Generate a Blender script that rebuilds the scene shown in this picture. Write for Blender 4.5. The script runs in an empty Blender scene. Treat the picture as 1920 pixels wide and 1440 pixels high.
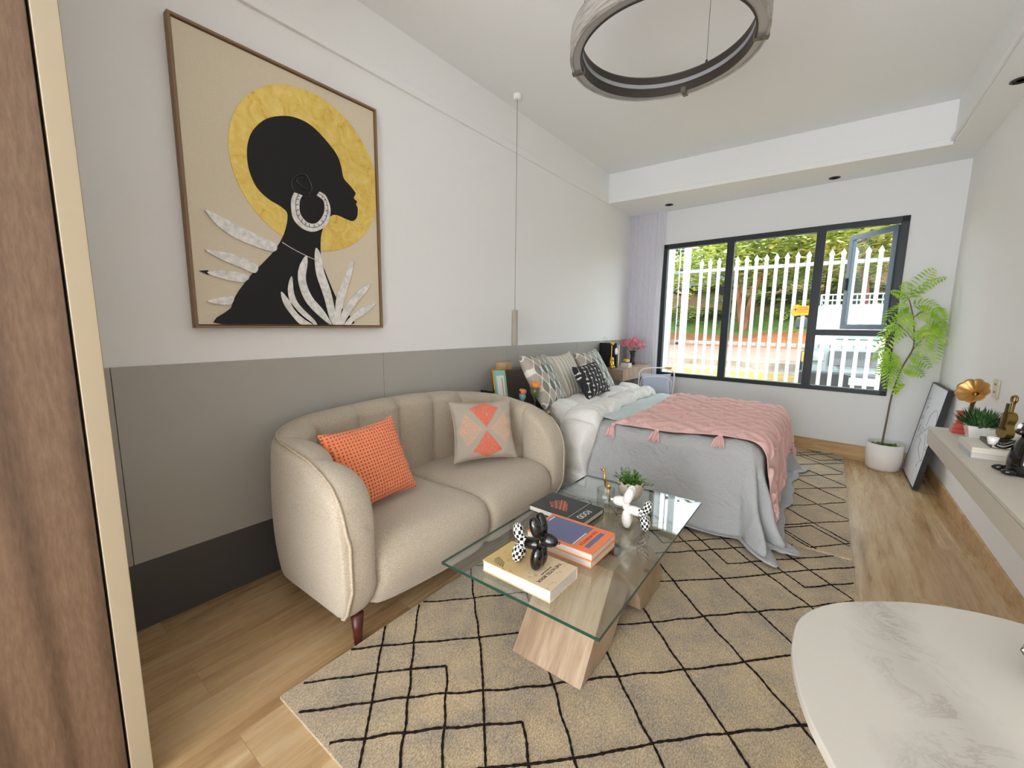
import bpy, math, random
from mathutils import Vector, Matrix, Euler
random.seed(7)
PI = math.pi
S = bpy.context.scene
COL = S.collection

# ------------------------------------------------------------------ camera
F_PX = 789.74
cam_d = bpy.data.cameras.new('camera'); cam = bpy.data.objects.new('camera', cam_d); COL.objects.link(cam)
yaw, pit, rol = math.radians(-36.8921), math.radians(-8.0538), math.radians(0.651)
fw = Vector((math.sin(yaw)*math.cos(pit), math.cos(yaw)*math.cos(pit), math.sin(pit)))
rt = Vector((math.cos(yaw), -math.sin(yaw), 0)); up = rt.cross(fw)
r2 = rt*math.cos(rol)+up*math.sin(rol); u2 = -rt*math.sin(rol)+up*math.cos(rol)
mw = Matrix((r2, u2, -fw)).transposed().to_4x4(); mw.translation = Vector((2.228, 0, 1.30))
cam.matrix_world = mw
cam_d.sensor_width = 36; cam_d.lens = 36*F_PX/1920; cam_d.clip_start = .02; cam_d.clip_end = 300
S.camera = cam

# ------------------------------------------------------------------ light
W = bpy.data.worlds.new('sky'); S.world = W; W.use_nodes = True
bg = W.node_tree.nodes['Background']; bg.inputs[0].default_value = (.85, .925, 1, 1); bg.inputs[1].default_value = 3.3
sd = bpy.data.lights.new('sun', 'SUN'); sd.energy = 2.6; sd.angle = math.radians(2); sd.color = (1, .95, .86)
sun = bpy.data.objects.new('sun', sd); COL.objects.link(sun)
sun.rotation_euler = Vector((.55, -.5, 1.0)).to_track_quat('Z', 'Y').to_euler()

def area(name, loc, direction, sx, sy, power, col=(1, 1, 1), portal=False):
    d = bpy.data.lights.new(name, 'AREA'); d.shape = 'RECTANGLE'; d.size = sx; d.size_y = sy; d.energy = power; d.color = col
    if portal: d.cycles.is_portal = True
    o = bpy.data.objects.new(name, d); COL.objects.link(o); o.location = loc
    o.rotation_euler = (-Vector(direction)).to_track_quat('Z', 'Y').to_euler()
    return o
# added fill lamp behind the camera, standing in the unseen rear opening
area('rear_fill_light', (1.55, -2.45, 1.35), (0, 1, .1), 2.5, 2.3, 24, (.985, .99, 1))
# second added fill lamp near the floor, tilted up to brighten the ceiling
area('ceiling_fill_light', (1.55, -2.3, .25), (0, .8, 1), 2.5, .9, 33, (.985, .99, 1))
area('window_portal', (1.57, 5.50, 1.49), (-.108, -1, 0), 2.2, 1.6, 1, portal=True)
S.view_settings.view_transform = 'Standard'; S.view_settings.look = 'None'
S.view_settings.exposure = 0.95; S.view_settings.gamma = 1; S.view_settings.use_curve_mapping = False
try:
    S.cycles.max_bounces = 12; S.cycles.diffuse_bounces = 6; S.cycles.glossy_bounces = 4; S.cycles.transmission_bounces = 8
    S.cycles.transparent_max_bounces = 24; S.cycles.caustics_reflective = False; S.cycles.caustics_refractive = False
    S.cycles.use_denoising = True; S.cycles.sample_clamp_indirect = 6
except Exception: pass

# ------------------------------------------------------------------ materials
def lin(c):
    if isinstance(c, str):
        c = tuple(int(c[i:i+2], 16)/255 for i in (0, 2, 4))
    return tuple((x/12.92 if x <= .04045 else ((x+.055)/1.055)**2.4) for x in c[:3])+(1,)

class G:
    """small node writer"""
    def __init__(s, m):
        s.nt = m.node_tree; s.b = s.nt.nodes['Principled BSDF']
    def node(s, t, **kw):
        n = s.nt.nodes.new(t)
        for k, v in kw.items(): setattr(n, k, v)
        return n
    def put(s, sock, v):
        if isinstance(v, (int, float, tuple, list)):
            if hasattr(sock.default_value, '__len__') and isinstance(v, (int, float)): v = (v,)*len(sock.default_value)
            if hasattr(sock.default_value, '__len__') and len(v) != len(sock.default_value): v = tuple(v)[:len(sock.default_value)]
            sock.default_value = v
        else: s.nt.links.new(v, sock)
    def m(s, op, a, b=0, c=0):
        n = s.node('ShaderNodeMath', operation=op)
        s.put(n.inputs[0], a); s.put(n.inputs[1], b); s.put(n.inputs[2], c)
        return n.outputs[0]
    def obj(s, scale=(1, 1, 1), rot=(0, 0, 0), loc=(0, 0, 0)):
        t = s.node('ShaderNodeTexCoord'); mp = s.node('ShaderNodeMapping')
        mp.inputs['Scale'].default_value = scale; mp.inputs['Rotation'].default_value = rot; mp.inputs['Location'].default_value = loc
        s.nt.links.new(t.outputs['Object'], mp.inputs[0]); return mp.outputs[0]
    def uv(s):
        return s.node('ShaderNodeTexCoord').outputs['UV']
    def xyz(s, v):
        n = s.node('ShaderNodeSeparateXYZ'); s.put(n.inputs[0], v); return n.outputs
    def noise(s, v, scale=5, detail=4, rough=.5, dist=0):
        n = s.node('ShaderNodeTexNoise'); s.put(n.inputs['Vector'], v); s.put(n.inputs['Scale'], scale)
        s.put(n.inputs['Detail'], detail); s.put(n.inputs['Roughness'], rough); s.put(n.inputs['Distortion'], dist)
        return n.outputs['Fac']
    def ramp(s, f, stops, interp='LINEAR'):
        n = s.node('ShaderNodeValToRGB'); n.color_ramp.interpolation = interp
        e = n.color_ramp.elements
        while len(e) < len(stops): e.new(.5)
        for x, (p, c) in zip(e, stops): x.position = p; x.color = lin(c)
        s.put(n.inputs[0], f); return n.outputs[0]
    def mix(s, f, a, b, mode='MIX'):
        n = s.node('ShaderNodeMix', data_type='RGBA', blend_type=mode)
        s.put(n.inputs['Factor'], f)
        s.put(n.inputs[6], lin(a) if isinstance(a, str) else a); s.put(n.inputs[7], lin(b) if isinstance(b, str) else b)
        return n.outputs[2]
    def bump(s, h, strength=.3, dist=.01):
        n = s.node('ShaderNodeBump'); s.put(n.inputs['Strength'], strength); s.put(n.inputs['Distance'], dist); s.put(n.inputs['Height'], h)
        s.nt.links.new(n.outputs[0], s.b.inputs['Normal'])
    def color(s, c): s.put(s.b.inputs['Base Color'], c)

def mat(name, col='808080', rough=.6, metal=0, fn=None, trans=0, ior=1.45, coat=0, sheen=0, spec=None, alpha=None):
    m = bpy.data.materials.new(name); m.use_nodes = True
    g = G(m); b = g.b
    b.inputs['Base Color'].default_value = lin(col); b.inputs['Roughness'].default_value = rough
    b.inputs['Metallic'].default_value = metal; b.inputs['Transmission Weight'].default_value = trans; b.inputs['IOR'].default_value = ior
    b.inputs['Coat Weight'].default_value = coat; b.inputs['Sheen Weight'].default_value = sheen
    if spec is not None: b.inputs['Specular IOR Level'].default_value = spec
    if alpha is not None: b.inputs['Alpha'].default_value = alpha
    if fn: fn(g)
    return m

def f_paint(c):
    def fn(g):
        v = g.obj(); n = g.noise(v, 1.2, 3)
        g.color(g.mix(g.m('MULTIPLY', n, .25), c, tuple(x*.93 for x in lin(c)[:3])+(1,)))
        g.bump(g.noise(v, 220, 2), .04, .002)
    return fn
def f_wood(c1, c2, c3, along='y', scale=1., gloss=None):
    def fn(g):
        st = {'x': (.12, 1, 1), 'y': (1, .12, 1), 'z': (1, 1, .12)}[along]
        v = g.obj(tuple(a*scale for a in st))
        n = g.noise(v, 9, 6, .6, 1.2); f = g.noise(v, 55, 4, .6, .4)
        k = g.m('ADD', g.m('MULTIPLY', n, .7), g.m('MULTIPLY', f, .3))
        g.color(g.ramp(k, [(.33, c1), (.5, c2), (.66, c3)]))
        g.bump(f, .12, .002)
    return fn
def f_fabric(c1, c2, sc=420, bump=.5, big=0):
    def fn(g):
        v = g.obj()
        n = g.noise(v, sc, 2, .6); n2 = g.noise(v, sc*.45, 3, .7)
        k = g.m('ADD', g.m('MULTIPLY', n, .5), g.m('MULTIPLY', n2, .5))
        g.color(g.ramp(k, [(.36, c1), (.62, c2)]))
        g.bump(k, bump, .004)
    return fn

M_wall = mat('wall_paint', 'EDEDEC', .75, fn=f_paint('EDEDEC'))
M_ceil = mat('ceiling_paint', 'ECEDED', .8, fn=f_paint('ECEDED'))
M_farwall = mat('far_wall_backlit_tone', 'E3E4E4', .75, fn=f_paint('E3E4E4'))  # greyer than the other walls: backlit shade put into the colour
M_panel = mat('grey_panel', 'ACA9A2', .45, fn=f_paint('ACA9A2'))
M_dark_skirt = mat('dark_skirting', '4D4C4B', .5)
M_black = mat('black_metal', '1B2024', .4)
M_window = mat('charcoal_aluminium', '23292E', .45)
M_sash = mat('blue_grey_aluminium', '5F6F7C', .4)

def f_floor(g):
    t = g.node('ShaderNodeTexCoord'); x, y, z = g.xyz(t.outputs['Object'])
    cb = g.node('ShaderNodeCombineXYZ'); g.put(cb.inputs[0], y); g.put(cb.inputs[1], x)
    br = g.node('ShaderNodeTexBrick'); g.put(br.inputs['Vector'], cb.outputs[0])
    br.inputs['Scale'].default_value = 1; br.inputs['Brick Width'].default_value = 1.15; br.inputs['Row Height'].default_value = .225
    br.inputs['Mortar Size'].default_value = .0012; br.inputs['Mortar Smooth'].default_value = .2
    br.inputs['Color1'].default_value = (0, 0, 0, 1); br.inputs['Color2'].default_value = (1, 1, 1, 1); br.inputs['Mortar'].default_value = (.5, .5, .5, 1)
    br.offset = .37
    rnd = br.outputs['Color']
    off = g.m('MULTIPLY', rnd, 9.0)
    cv = g.node('ShaderNodeCombineXYZ'); g.put(cv.inputs[0], g.m('MULTIPLY', x, 1.0)); g.put(cv.inputs[1], g.m('MULTIPLY', y, .07)); g.put(cv.inputs[2], off)
    n = g.noise(cv.outputs[0], 7, 5, .6, 1.6); f = g.noise(cv.outputs[0], 60, 3, .6, .3)
    k = g.m('ADD', g.m('MULTIPLY', n, .88), g.m('MULTIPLY', f, .12))
    c = g.ramp(k, [(.30, '92704A'), (.43, 'B5946A'), (.55, 'C7AA80'), (.7, 'D8C29D')])
    c = g.mix(g.m('MULTIPLY', rnd, .22), c, '9C7B52')
    c = g.mix(g.m('MULTIPLY', br.outputs['Fac'], .55), c, '8A7150')
    g.color(c); g.put(g.b.inputs['Roughness'], g.m('ADD', g.m('MULTIPLY', f, .12), .22))
    g.bump(g.m('SUBTRACT', 1, br.outputs['Fac']), .15, .001)
M_floor = mat('oak_laminate', 'C8AC82', .3, fn=f_floor)
M_oak = mat('oak_skirting', 'BD9B6B', .45, fn=f_wood('A27C4E', 'BF9C6C', 'D2B588', 'x'))
def f_walnut(g):
    v = g.obj((1, 1, .16)); w = g.node('ShaderNodeTexWave', wave_type='BANDS', bands_direction='Y')
    g.put(w.inputs['Vector'], v); w.inputs['Scale'].default_value = 2.6; w.inputs['Distortion'].default_value = 7; w.inputs['Detail'].default_value = 3.5
    w.inputs['Detail Scale'].default_value = 1.1; w.inputs['Detail Roughness'].default_value = .55
    f = g.noise(v, 110, 4, .7); k = g.m('ADD', g.m('MULTIPLY', g.m('POWER', w.outputs['Fac'], 3), -.22), g.m('ADD', .35, g.m('MULTIPLY', f, .5)))
    g.color(g.ramp(k, [(.3, '493829'), (.55, '68513F'), (.75, '7C6550')])); g.bump(f, .1, .001)
M_walnut = mat('walnut_veneer', '7A5E48', .5, fn=f_walnut)
M_cream = mat('cream_edge', 'A5977F', .6)
def f_slabwood(g):
    v = g.obj((1, .10, .10)); n = g.noise(v, 16, 5, .6, .5); f = g.noise(v, 90, 3, .6, .2)
    g.color(g.ramp(g.m('ADD', g.m('MULTIPLY', n, .65), g.m('MULTIPLY', f, .35)), [(.34, '8A7159'), (.5, 'A58B6E'), (.66, 'BAA388')])); g.bump(f, .1, .001)
M_tbl_wood = mat('pale_walnut', 'A58767', .5, fn=f_slabwood)
M_desk_wood = mat('desk_wood', 'A58C77', .5, fn=f_wood('8C7461', 'A68C77', 'B9A18C', 'z', 1.2))
M_dark_wood = mat('dark_taupe_wood', '74665A', .5, fn=f_wood('665A50', '776A5F', '867A6F', 'y'))
M_light_wood = mat('light_wood', 'CDA877', .5, fn=f_wood('B98F5E', 'CFA97A', 'DDBD92', 'z'))
M_leg = mat('sofa_leg_wood', '4A2015', .35)
M_sofa = mat('sofa_boucle', 'B7A58C', .95, fn=f_fabric('9E907C', 'D0C3AF', 480, .7), sheen=.3)
M_piping = mat('sofa_piping', 'BBAB94', .9, fn=f_fabric('A08F78', 'CFC0AA', 300, .4))
M_white = mat('white_plaster', 'EDEBE6', .5)
M_whitegloss = mat('white_gloss', 'F2F0EC', .15, coat=.5)
M_black_gloss = mat('black_gloss', '0B0B0C', .08, coat=.6)
M_gold = mat('gold', 'D9B45A', .25, 1)
M_brass = mat('aged_brass', '8F7A45', .35, 1)
M_paper = mat('paper_pages', 'E2DACB', .8, fn=lambda g: g.color(g.ramp(g.noise(g.obj((1, 1, 90)), 14, 2), [(.3, 'CFC6B5'), (.7, 'EEE8DC')])))

def f_glass(tint, rough=0, f0=.04):
    def fn(g):
        # thin sheet: clear with a mirror-like sheen
        nt = g.nt; tr = g.node('ShaderNodeBsdfTransparent'); tr.inputs[0].default_value = lin(tint)
        gl = g.node('ShaderNodeBsdfGlossy'); gl.inputs['Roughness'].default_value = rough; gl.inputs['Color'].default_value = (1, 1, 1, 1)
        lw = g.node('ShaderNodeLayerWeight'); lw.inputs[0].default_value = .5; fz = g.m('ADD', f0, g.m('MULTIPLY', g.m('POWER', lw.outputs['Facing'], 5), .93*min(1, f0/.04)))
        mx = g.node('ShaderNodeMixShader'); nt.links.new(fz, mx.inputs[0]); nt.links.new(tr.outputs[0], mx.inputs[1]); nt.links.new(gl.outputs[0], mx.inputs[2])
        nt.links.new(mx.outputs[0], nt.nodes['Material Output'].inputs['Surface'])
    return fn
M_pane = mat('window_glass', fn=f_glass('F8FBFA', 0, .008))
M_tglass = mat('table_glass', fn=f_glass('F4F8F6', 0, .065))
M_tedge = mat('table_glass_edge', '1D4438', .15)
M_cglass = mat('clear_glass', fn=f_glass('F2F5F4'))
M_gglass = mat('smoky_glass', fn=f_glass('9AA0A4'))

def f_rug(g):
    v = g.obj(); n = g.noise(v, 3.2, 5, .65, .8); n3 = g.noise(v, 9, 4, .6)
    s = g.noise(g.obj((1, 1, 1), (0, 0, .5)), 170, 3, .85); s2 = g.noise(g.obj((1, .35, 1), (0, 0, .7)), 260, 2, .7)
    c = g.ramp(g.m('ADD', g.m('MULTIPLY', n, .6), g.m('MULTIPLY', n3, .4)), [(.38, '9C8C76'), (.48, 'BFA67E'), (.6, 'DBBC88')])
    k = g.m('ADD', g.m('MULTIPLY', s, .5), g.m('MULTIPLY', s2, .5))
    c = g.mix(g.ramp(k, [(.42, '000000'), (.58, 'FFFFFF')]), g.mix(.45, c, '6E6050'), g.mix(.4, c, 'F0E4CC'))
    g.color(c); g.bump(k, .9, .012)
M_rug = mat('rug_pile', 'B7A384', 1, fn=f_rug, sheen=.3, spec=.1)
M_rugline = mat('rug_black_yarn', '241C1C', .95, fn=lambda g: (g.color(g.ramp(g.noise(g.obj(), 260, 2), [(.35, '151010'), (.7, '3A2E2C')])), g.bump(g.noise(g.obj(), 300, 2), 1, .006)), spec=.1)

# ------------------------------------------------------------------ geometry
LOC = {}
class M:
    def __init__(s): s.v = []; s.f = []; s.mi = []; s.cur = 0; s.uvs = {}
    def add(s, vs, fs):
        o = len(s.v); s.v += [Vector(a) for a in vs]
        for f in fs: s.f.append(tuple(o+i for i in f)); s.mi.append(s.cur)
        return s
    def box(s, x0, x1, y0, y1, z0, z1, sk=0):
        f = lambda x, y: y+sk*x
        return s.add([(x0, f(x0, y0), z0), (x1, f(x1, y0), z0), (x1, f(x1, y1), z0), (x0, f(x0, y1), z0), (x0, f(x0, y0), z1), (x1, f(x1, y0), z1), (x1, f(x1, y1), z1), (x0, f(x0, y1), z1)],
                     [(3, 2, 1, 0), (4, 5, 6, 7), (0, 1, 5, 4), (1, 2, 6, 5), (2, 3, 7, 6), (3, 0, 4, 7)])
    def grid(s, fn, nu, nv, cu=False, cv=False):
        P = [[fn(i/(nu if cu else nu-1) if nu > 1 else 0, j/(nv if cv else nv-1)) for j in range(nv)] for i in range(nu)]
        vs = [p for r in P for p in r]; fs = []
        for i in range(nu if cu else nu-1):
            for j in range(nv if cv else nv-1):
                a = i*nv+j; b = ((i+1) % nu)*nv+j; c = ((i+1) % nu)*nv+(j+1) % nv; d = i*nv+(j+1) % nv
                fs.append((a, b, c, d))
        return s.add(vs, fs)
    def loft(s, rings, close=True, caps=True):
        n = len(rings[0]); vs = [p for r in rings for p in r]; fs = []
        for i in range(len(rings)-1):
            for j in range(n if close else n-1):
                fs.append((i*n+j, i*n+(j+1) % n, (i+1)*n+(j+1) % n, (i+1)*n+j))
        if caps: fs += [tuple(range(n-1, -1, -1)), tuple((len(rings)-1)*n+j for j in range(n))]
        return s.add(vs, fs)
    def tube(s, path, r, n=8, caps=True, flat=1.):
        path = [Vector(p) for p in path]; rings = []
        prev = None
        for i, p in enumerate(path):
            a = path[max(0, i-1)]; b = path[min(len(path)-1, i+1)]; t = (b-a).normalized()
            if prev is None:
                q = Vector((0, 0, 1)) if abs(t.z) < .9 else Vector((1, 0, 0))
                prev = (q-t*q.dot(t)).normalized()
            else: prev = (prev-t*prev.dot(t)).normalized()
            bn = t.cross(prev); rr = r[i] if isinstance(r, (list, tuple)) else r
            rings.append([p+prev*(math.cos(2*PI*k/n)*rr*flat)+bn*(math.sin(2*PI*k/n)*rr) for k in range(n)])
        return s.loft(rings, True, caps)
    def lathe(s, prof, c=(0, 0, 0), n=32, caps=True, mod=None):
        c = Vector(c); rings = []
        for r, z in prof:
            rings.append([c+Vector((math.cos(2*PI*k/n)*r*(mod(2*PI*k/n, z) if mod else 1), math.sin(2*PI*k/n)*r*(mod(2*PI*k/n, z) if mod else 1), z)) for k in range(n)])
        return s.loft(rings, True, caps)
    def ell(s, c, r, rot=None, nu=20, nv=14, taper=0):
        c = Vector(c); R = rot.to_matrix() if rot is not None and hasattr(rot, 'to_matrix') else Matrix.Identity(3)
        rings = []
        for i in range(nv+1):
            th = PI*(i+.02)/(nv+.04); z = -math.cos(th); q = math.sin(th)*(1+taper*z)
            rings.append([c+R @ Vector((r[0]*q*math.cos(2*PI*k/nu), r[1]*q*math.sin(2*PI*k/nu), r[2]*z)) for k in range(nu)])
        return s.loft(rings)
    def prism(s, poly, d0, d1, fn):
        """poly of (a,b), extruded between d0 and d1; fn(a,b,d)->xyz"""
        n = len(poly)
        vs = [fn(a, b, d0) for a, b in poly]+[fn(a, b, d1) for a, b in poly]
        return s.add(vs, [tuple(range(n)), tuple(range(2*n-1, n-1, -1))]+[(i, n+i, n+(i+1) % n, (i+1) % n) for i in range(n)])
    def quad(s, a, b, c, d): return s.add([a, b, c, d], [(0, 1, 2, 3)])

def obj(name, m, mats, parent=None, smooth=False, bevel=0, sub=0, solid=0, local=False, angle=40, segs=2):
    if not isinstance(mats, (list, tuple)): mats = [mats]
    vs = m.v
    if parent is not None: off = Vector((0, 0, 0)) if local else LOC.get(parent.name, Vector((0, 0, 0)))
    elif local: off = Vector((0, 0, 0))
    else:
        xs = [v.x for v in vs]; ys = [v.y for v in vs]; zs = [v.z for v in vs]
        off = Vector(((min(xs)+max(xs))/2, (min(ys)+max(ys))/2, min(zs)))
    me = bpy.data.meshes.new(name); me.from_pydata([tuple(v-off) for v in vs], [], m.f); 
    for mt in mats: me.materials.append(mt)
    if len(mats) > 1: me.polygons.foreach_set('material_index', m.mi)
    if smooth: me.polygons.foreach_set('use_smooth', [True]*len(me.polygons))
    me.update()
    import bmesh
    b = bmesh.new(); b.from_mesh(me); bmesh.ops.recalc_face_normals(b, faces=b.faces); b.to_mesh(me); b.free()
    o = bpy.data.objects.new(name, me); COL.objects.link(o)
    if parent is not None: o.parent = parent
    else: o.location = off
    LOC[o.name] = Vector(off)
    if solid: q = o.modifiers.new('solid', 'SOLIDIFY'); q.thickness = solid; q.offset = 0
    if bevel:
        q = o.modifiers.new('bevel', 'BEVEL'); q.width = bevel; q.segments = segs; q.limit_method = 'ANGLE'; q.angle_limit = math.radians(angle)
        if smooth is None or not smooth:
            me.polygons.foreach_set('use_smooth', [True]*len(me.polygons))
            q2 = o.modifiers.new('wn', 'WEIGHTED_NORMAL'); q2.keep_sharp = True
    if sub: q = o.modifiers.new('sub', 'SUBSURF'); q.levels = sub; q.render_levels = sub
    return o

def tag(o, label, cat, group=None, kind=None):
    o['label'] = label; o['category'] = cat
    if group: o['group'] = group
    if kind: o['kind'] = kind
    return o
def thing(name, label, cat, loc=(0, 0, 0), rot=(0, 0, 0), group=None, kind=None):
    o = bpy.data.objects.new(name, None); COL.objects.link(o); o.location = loc; o.rotation_euler = rot; o.empty_display_size = .05
    if label: tag(o, label, cat, group, kind)
    LOC[o.name] = Vector(loc); return o
def struct(name, m, mats, parent=None, **kw):
    o = obj(name, m, mats, parent, **kw)
    if parent is None: o['kind'] = 'structure'
    return o
def copy_tree(o, parent=None):
    c = o.copy(); COL.objects.link(c)
    if parent is not None: c.parent = parent
    for ch in list(o.children): copy_tree(ch, c)
    return c
def text(name, body, size, mt, parent, loc, rot, ext=.0004, align='CENTER', sx=1):
    c = bpy.data.curves.new(name, 'FONT'); c.body = body; c.size = size; c.extrude = ext; c.align_x = align; c.align_y = 'CENTER'
    tmp = bpy.data.objects.new(name+'_src', c); COL.objects.link(tmp)
    me = bpy.data.meshes.new_from_object(tmp.evaluated_get(bpy.context.evaluated_depsgraph_get())); bpy.data.objects.remove(tmp)
    me.name = name; me.materials.clear(); me.materials.append(mt)
    o = bpy.data.objects.new(name, me); COL.objects.link(o); o.parent = parent; o.location = loc; o.rotation_euler = rot
    o.scale = (sx, 1, 1); return o
def smooth_path(pts, k=6, closed=False):
    P = [Vector(p) if len(p) == 3 else Vector((p[0], p[1], 0)) for p in pts]; out = []; n = len(P)
    rng = range(n if closed else n-1)
    for i in rng:
        p0 = P[(i-1) % n] if closed or i > 0 else P[0]; p1 = P[i]; p2 = P[(i+1) % n]; p3 = P[(i+2) % n] if closed or i+2 < n else P[-1]
        for t in range(k):
            t /= k
            out.append(.5*((2*p1)+(p2-p0)*t+(2*p0-5*p1+4*p2-p3)*t*t+(3*p1-p0-3*p2+p3)*t**3))
    if not closed: out.append(P[-1])
    return out
def interp(x, xs, ys):
    if x <= xs[0]: return ys[0]
    for i in range(len(xs)-1):
        if x <= xs[i+1]:
            t = (x-xs[i])/(xs[i+1]-xs[i]); return ys[i]+(ys[i+1]-ys[i])*t
    return ys[-1]

# ------------------------------------------------------------------ room
WX = 3.033; HC = 3.035; DW = 5.591; SK = -.1084; YB = 4.808; ZB = 2.709; XB = 2.844; YR = -2.6
def fy(x, o=0): return DW+SK*x+o
struct('floor', M().box(-.15, WX+.15, YR-.1, DW+.25, -.12, 0), M_floor)
struct('ceiling', M().box(-.15, WX+.15, YR-.1, DW+.25, HC, HC+.15), M_ceil)
struct('wall_left', M().box(-.15, 0, YR-.1, DW+.25, 0, HC), M_wall)
struct('wall_right', M().box(WX, WX+.15, YR-.1, DW-.1, 0, HC), M_wall)
WX0, WX1, WZ0, WZ1 = .44, 2.70, .665, 2.31
fwm = M()
fwm.box(0, WX0, DW, DW+.2, 0, HC, SK); fwm.box(WX1, WX, DW, DW+.2, 0, HC, SK)
fwm.box(WX0, WX1, DW, DW+.2, 0, WZ0, SK); fwm.box(WX0, WX1, DW, DW+.2, WZ1, HC, SK)
struct('wall_far', fwm, M_farwall)
rw = M(); rw.box(0, .25, YR-.1, YR, 0, HC); rw.box(2.85, WX, YR-.1, YR, 0, HC); rw.box(.25, 2.85, YR-.1, YR, 2.55, HC); rw.box(.25, 2.85, YR-.1, YR, 0, .05)
struct('wall_rear', rw, M_wall)
# dropped beams: across the far end and along the right wall, with a small rebate line
bm_ = M(); bm_.box(0, WX, YB, DW+.1, ZB, HC); struct('trim_1', bm_, M_ceil)
bm_ = M(); bm_.box(0, XB-.002, YB-.022, YB, ZB-.004, ZB+.045); struct('trim_2', bm_, M_ceil, bevel=.004)
bm_ = M(); bm_.box(XB, WX, YR, YB, ZB, HC); struct('trim_3', bm_, M_ceil)
bm_ = M(); bm_.box(XB-.022, XB, YR, YB-.022, ZB+.02, ZB+.05); struct('trim_4', bm_, M_ceil, bevel=.004)
# shallow plaster band high on the left wall
bm_ = M(); bm_.box(-.002, .020, YR, YB-.03, 2.700, 2.756); struct('trim_5', bm_, M_wall, bevel=.002)
# grey wainscot in long panels, dark skirting
PZ, SZ = 1.116, .295
js = [YR, -.9, .36, 1.612, 2.87, 4.13, 5.39, DW-.002]
for i in range(len(js)-1):
    struct('trim_%d' % (6+i), M().box(0, .014, js[i]+.0015, js[i+1]-.0015, SZ, PZ), M_panel, bevel=.001)
struct('baseboard_left', M().box(0, .012, YR, DW-.002, 0, SZ), M_dark_skirt)
struct('baseboard_far', M().box(.0, WX, DW-.016, DW, 0, .150, SK), M_oak, bevel=.002)
struct('baseboard_right', M().box(WX-.014, WX, YR, fy(WX)-.02, 0, .105), M_oak, bevel=.002)
# window
win = thing('window_1', None, None); win['kind'] = 'structure'
FT = .055
def wbox(m, x0, x1, z0, z1, y0=-.012, y1=.06): return m.box(x0, x1, DW+y0, DW+y1, z0, z1, SK)
fr = M(); wbox(fr, WX0, WX1, WZ1-FT, WZ1); wbox(fr, WX0, WX1, WZ0, WZ0+FT-.01); wbox(fr, WX0, WX0+FT, WZ0, WZ1); wbox(fr, WX1-FT, WX1, WZ0, WZ1)
struct('window_frame', fr, M_window, win, bevel=.003)
struct('mullion', wbox(M(), 1.185, 1.262, WZ0+.02, WZ1-.02, -.010), M_window, win, bevel=.003)
struct('mullion', wbox(M(), 2.02, 2.098, WZ0+.02, WZ1-.02, -.010), M_window, win, bevel=.003)
struct('transom', wbox(M(), 2.09, WX1-.02, 1.225, 1.285, -.008), M_window, win, bevel=.003)
for a, b, c, d in ((WX0+.05, 1.19, WZ0+.04, WZ1-.05), (1.255, 2.03, WZ0+.04, WZ1-.05), (2.09, WX1-.05, WZ0+.04, 1.23)):
    struct('pane', wbox(M(), a, b, c, d, .03, .034), M_pane, win)
# casement opened outwards, hinged on the right
hx, hy = WX1-.055, fy(WX1-.055)+.035
ang = math.radians(180-6.2-43)
sash = thing('casement_sash', None, None, (hx, hy, 1.29)); sash.rotation_euler = (0, 0, ang)
sash.parent = win; LOC[sash.name] = Vector((0, 0, 0))
SW, SH = .52, .955
sm = M(); t = .05
sm.box(0, SW, -.02, .02, 0, t); sm.box(0, SW, -.02, .02, SH-t, SH); sm.box(0, t, -.02, .02, t, SH-t); sm.box(SW-t, SW, -.02, .02, t, SH-t)
so = struct('sash_frame', sm, M_sash, sash, bevel=.003, local=True)
struct('pane', M().box(t, SW-t, -.002, .002, t, SH-t), M_pane, sash, local=True)
struct('sash_handle', M().box(SW-.035, SW-.015, .02, .045, SH*.42, SH*.55), M_black, sash, bevel=.003, local=True)
# a track of the sheer curtain on the soffit and downlights
def downlight(x, y, z, lab):
    t = thing('downlight', lab, 'downlight', (x, y, z), group=None)
    obj('trim_ring', M().lathe([(.045, 0), (.047, -.004), (.036, -.005), (.034, 0)], (x, y, z), 28, False), M_black, t, smooth=True)
    obj('lamp_baffle', M().lathe([(.035, -.001), (.022, -.003), (.02, -.001)], (x, y, z), 24), mat('baffle', '141414', .5), t, smooth=True)
downlight(.57, 5.235, ZB, 'small black round downlight in the soffit nearest the curtain')
downlight(2.116, 5.20, ZB, 'small black round downlight in the soffit above the open casement')
downlight(2.957, 3.82, ZB, 'black round downlight in the soffit along the right wall')

# ------------------------------------------------------------------ wardrobe edge beside the camera
wd = thing('wardrobe', 'tall walnut wardrobe with cream side edge at the left, beside the camera', 'wardrobe', (.4, -.6, 0))
obj('carcass', M().box(.017, .775, -1.5, .173, .0, HC-.002), M_cream, wd)
obj('door_panel', M().box(.777, .80, -.75, .171, .02, HC-.01), M_walnut, wd, bevel=.002)
obj('door_panel', M().box(.777, .80, -1.498, -.754, .02, HC-.01), M_walnut, wd, bevel=.002)
obj('side_panel', M().box(.017, .802, .1765, .2215, .0, HC-.002), M_cream, wd, bevel=.002)

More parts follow.
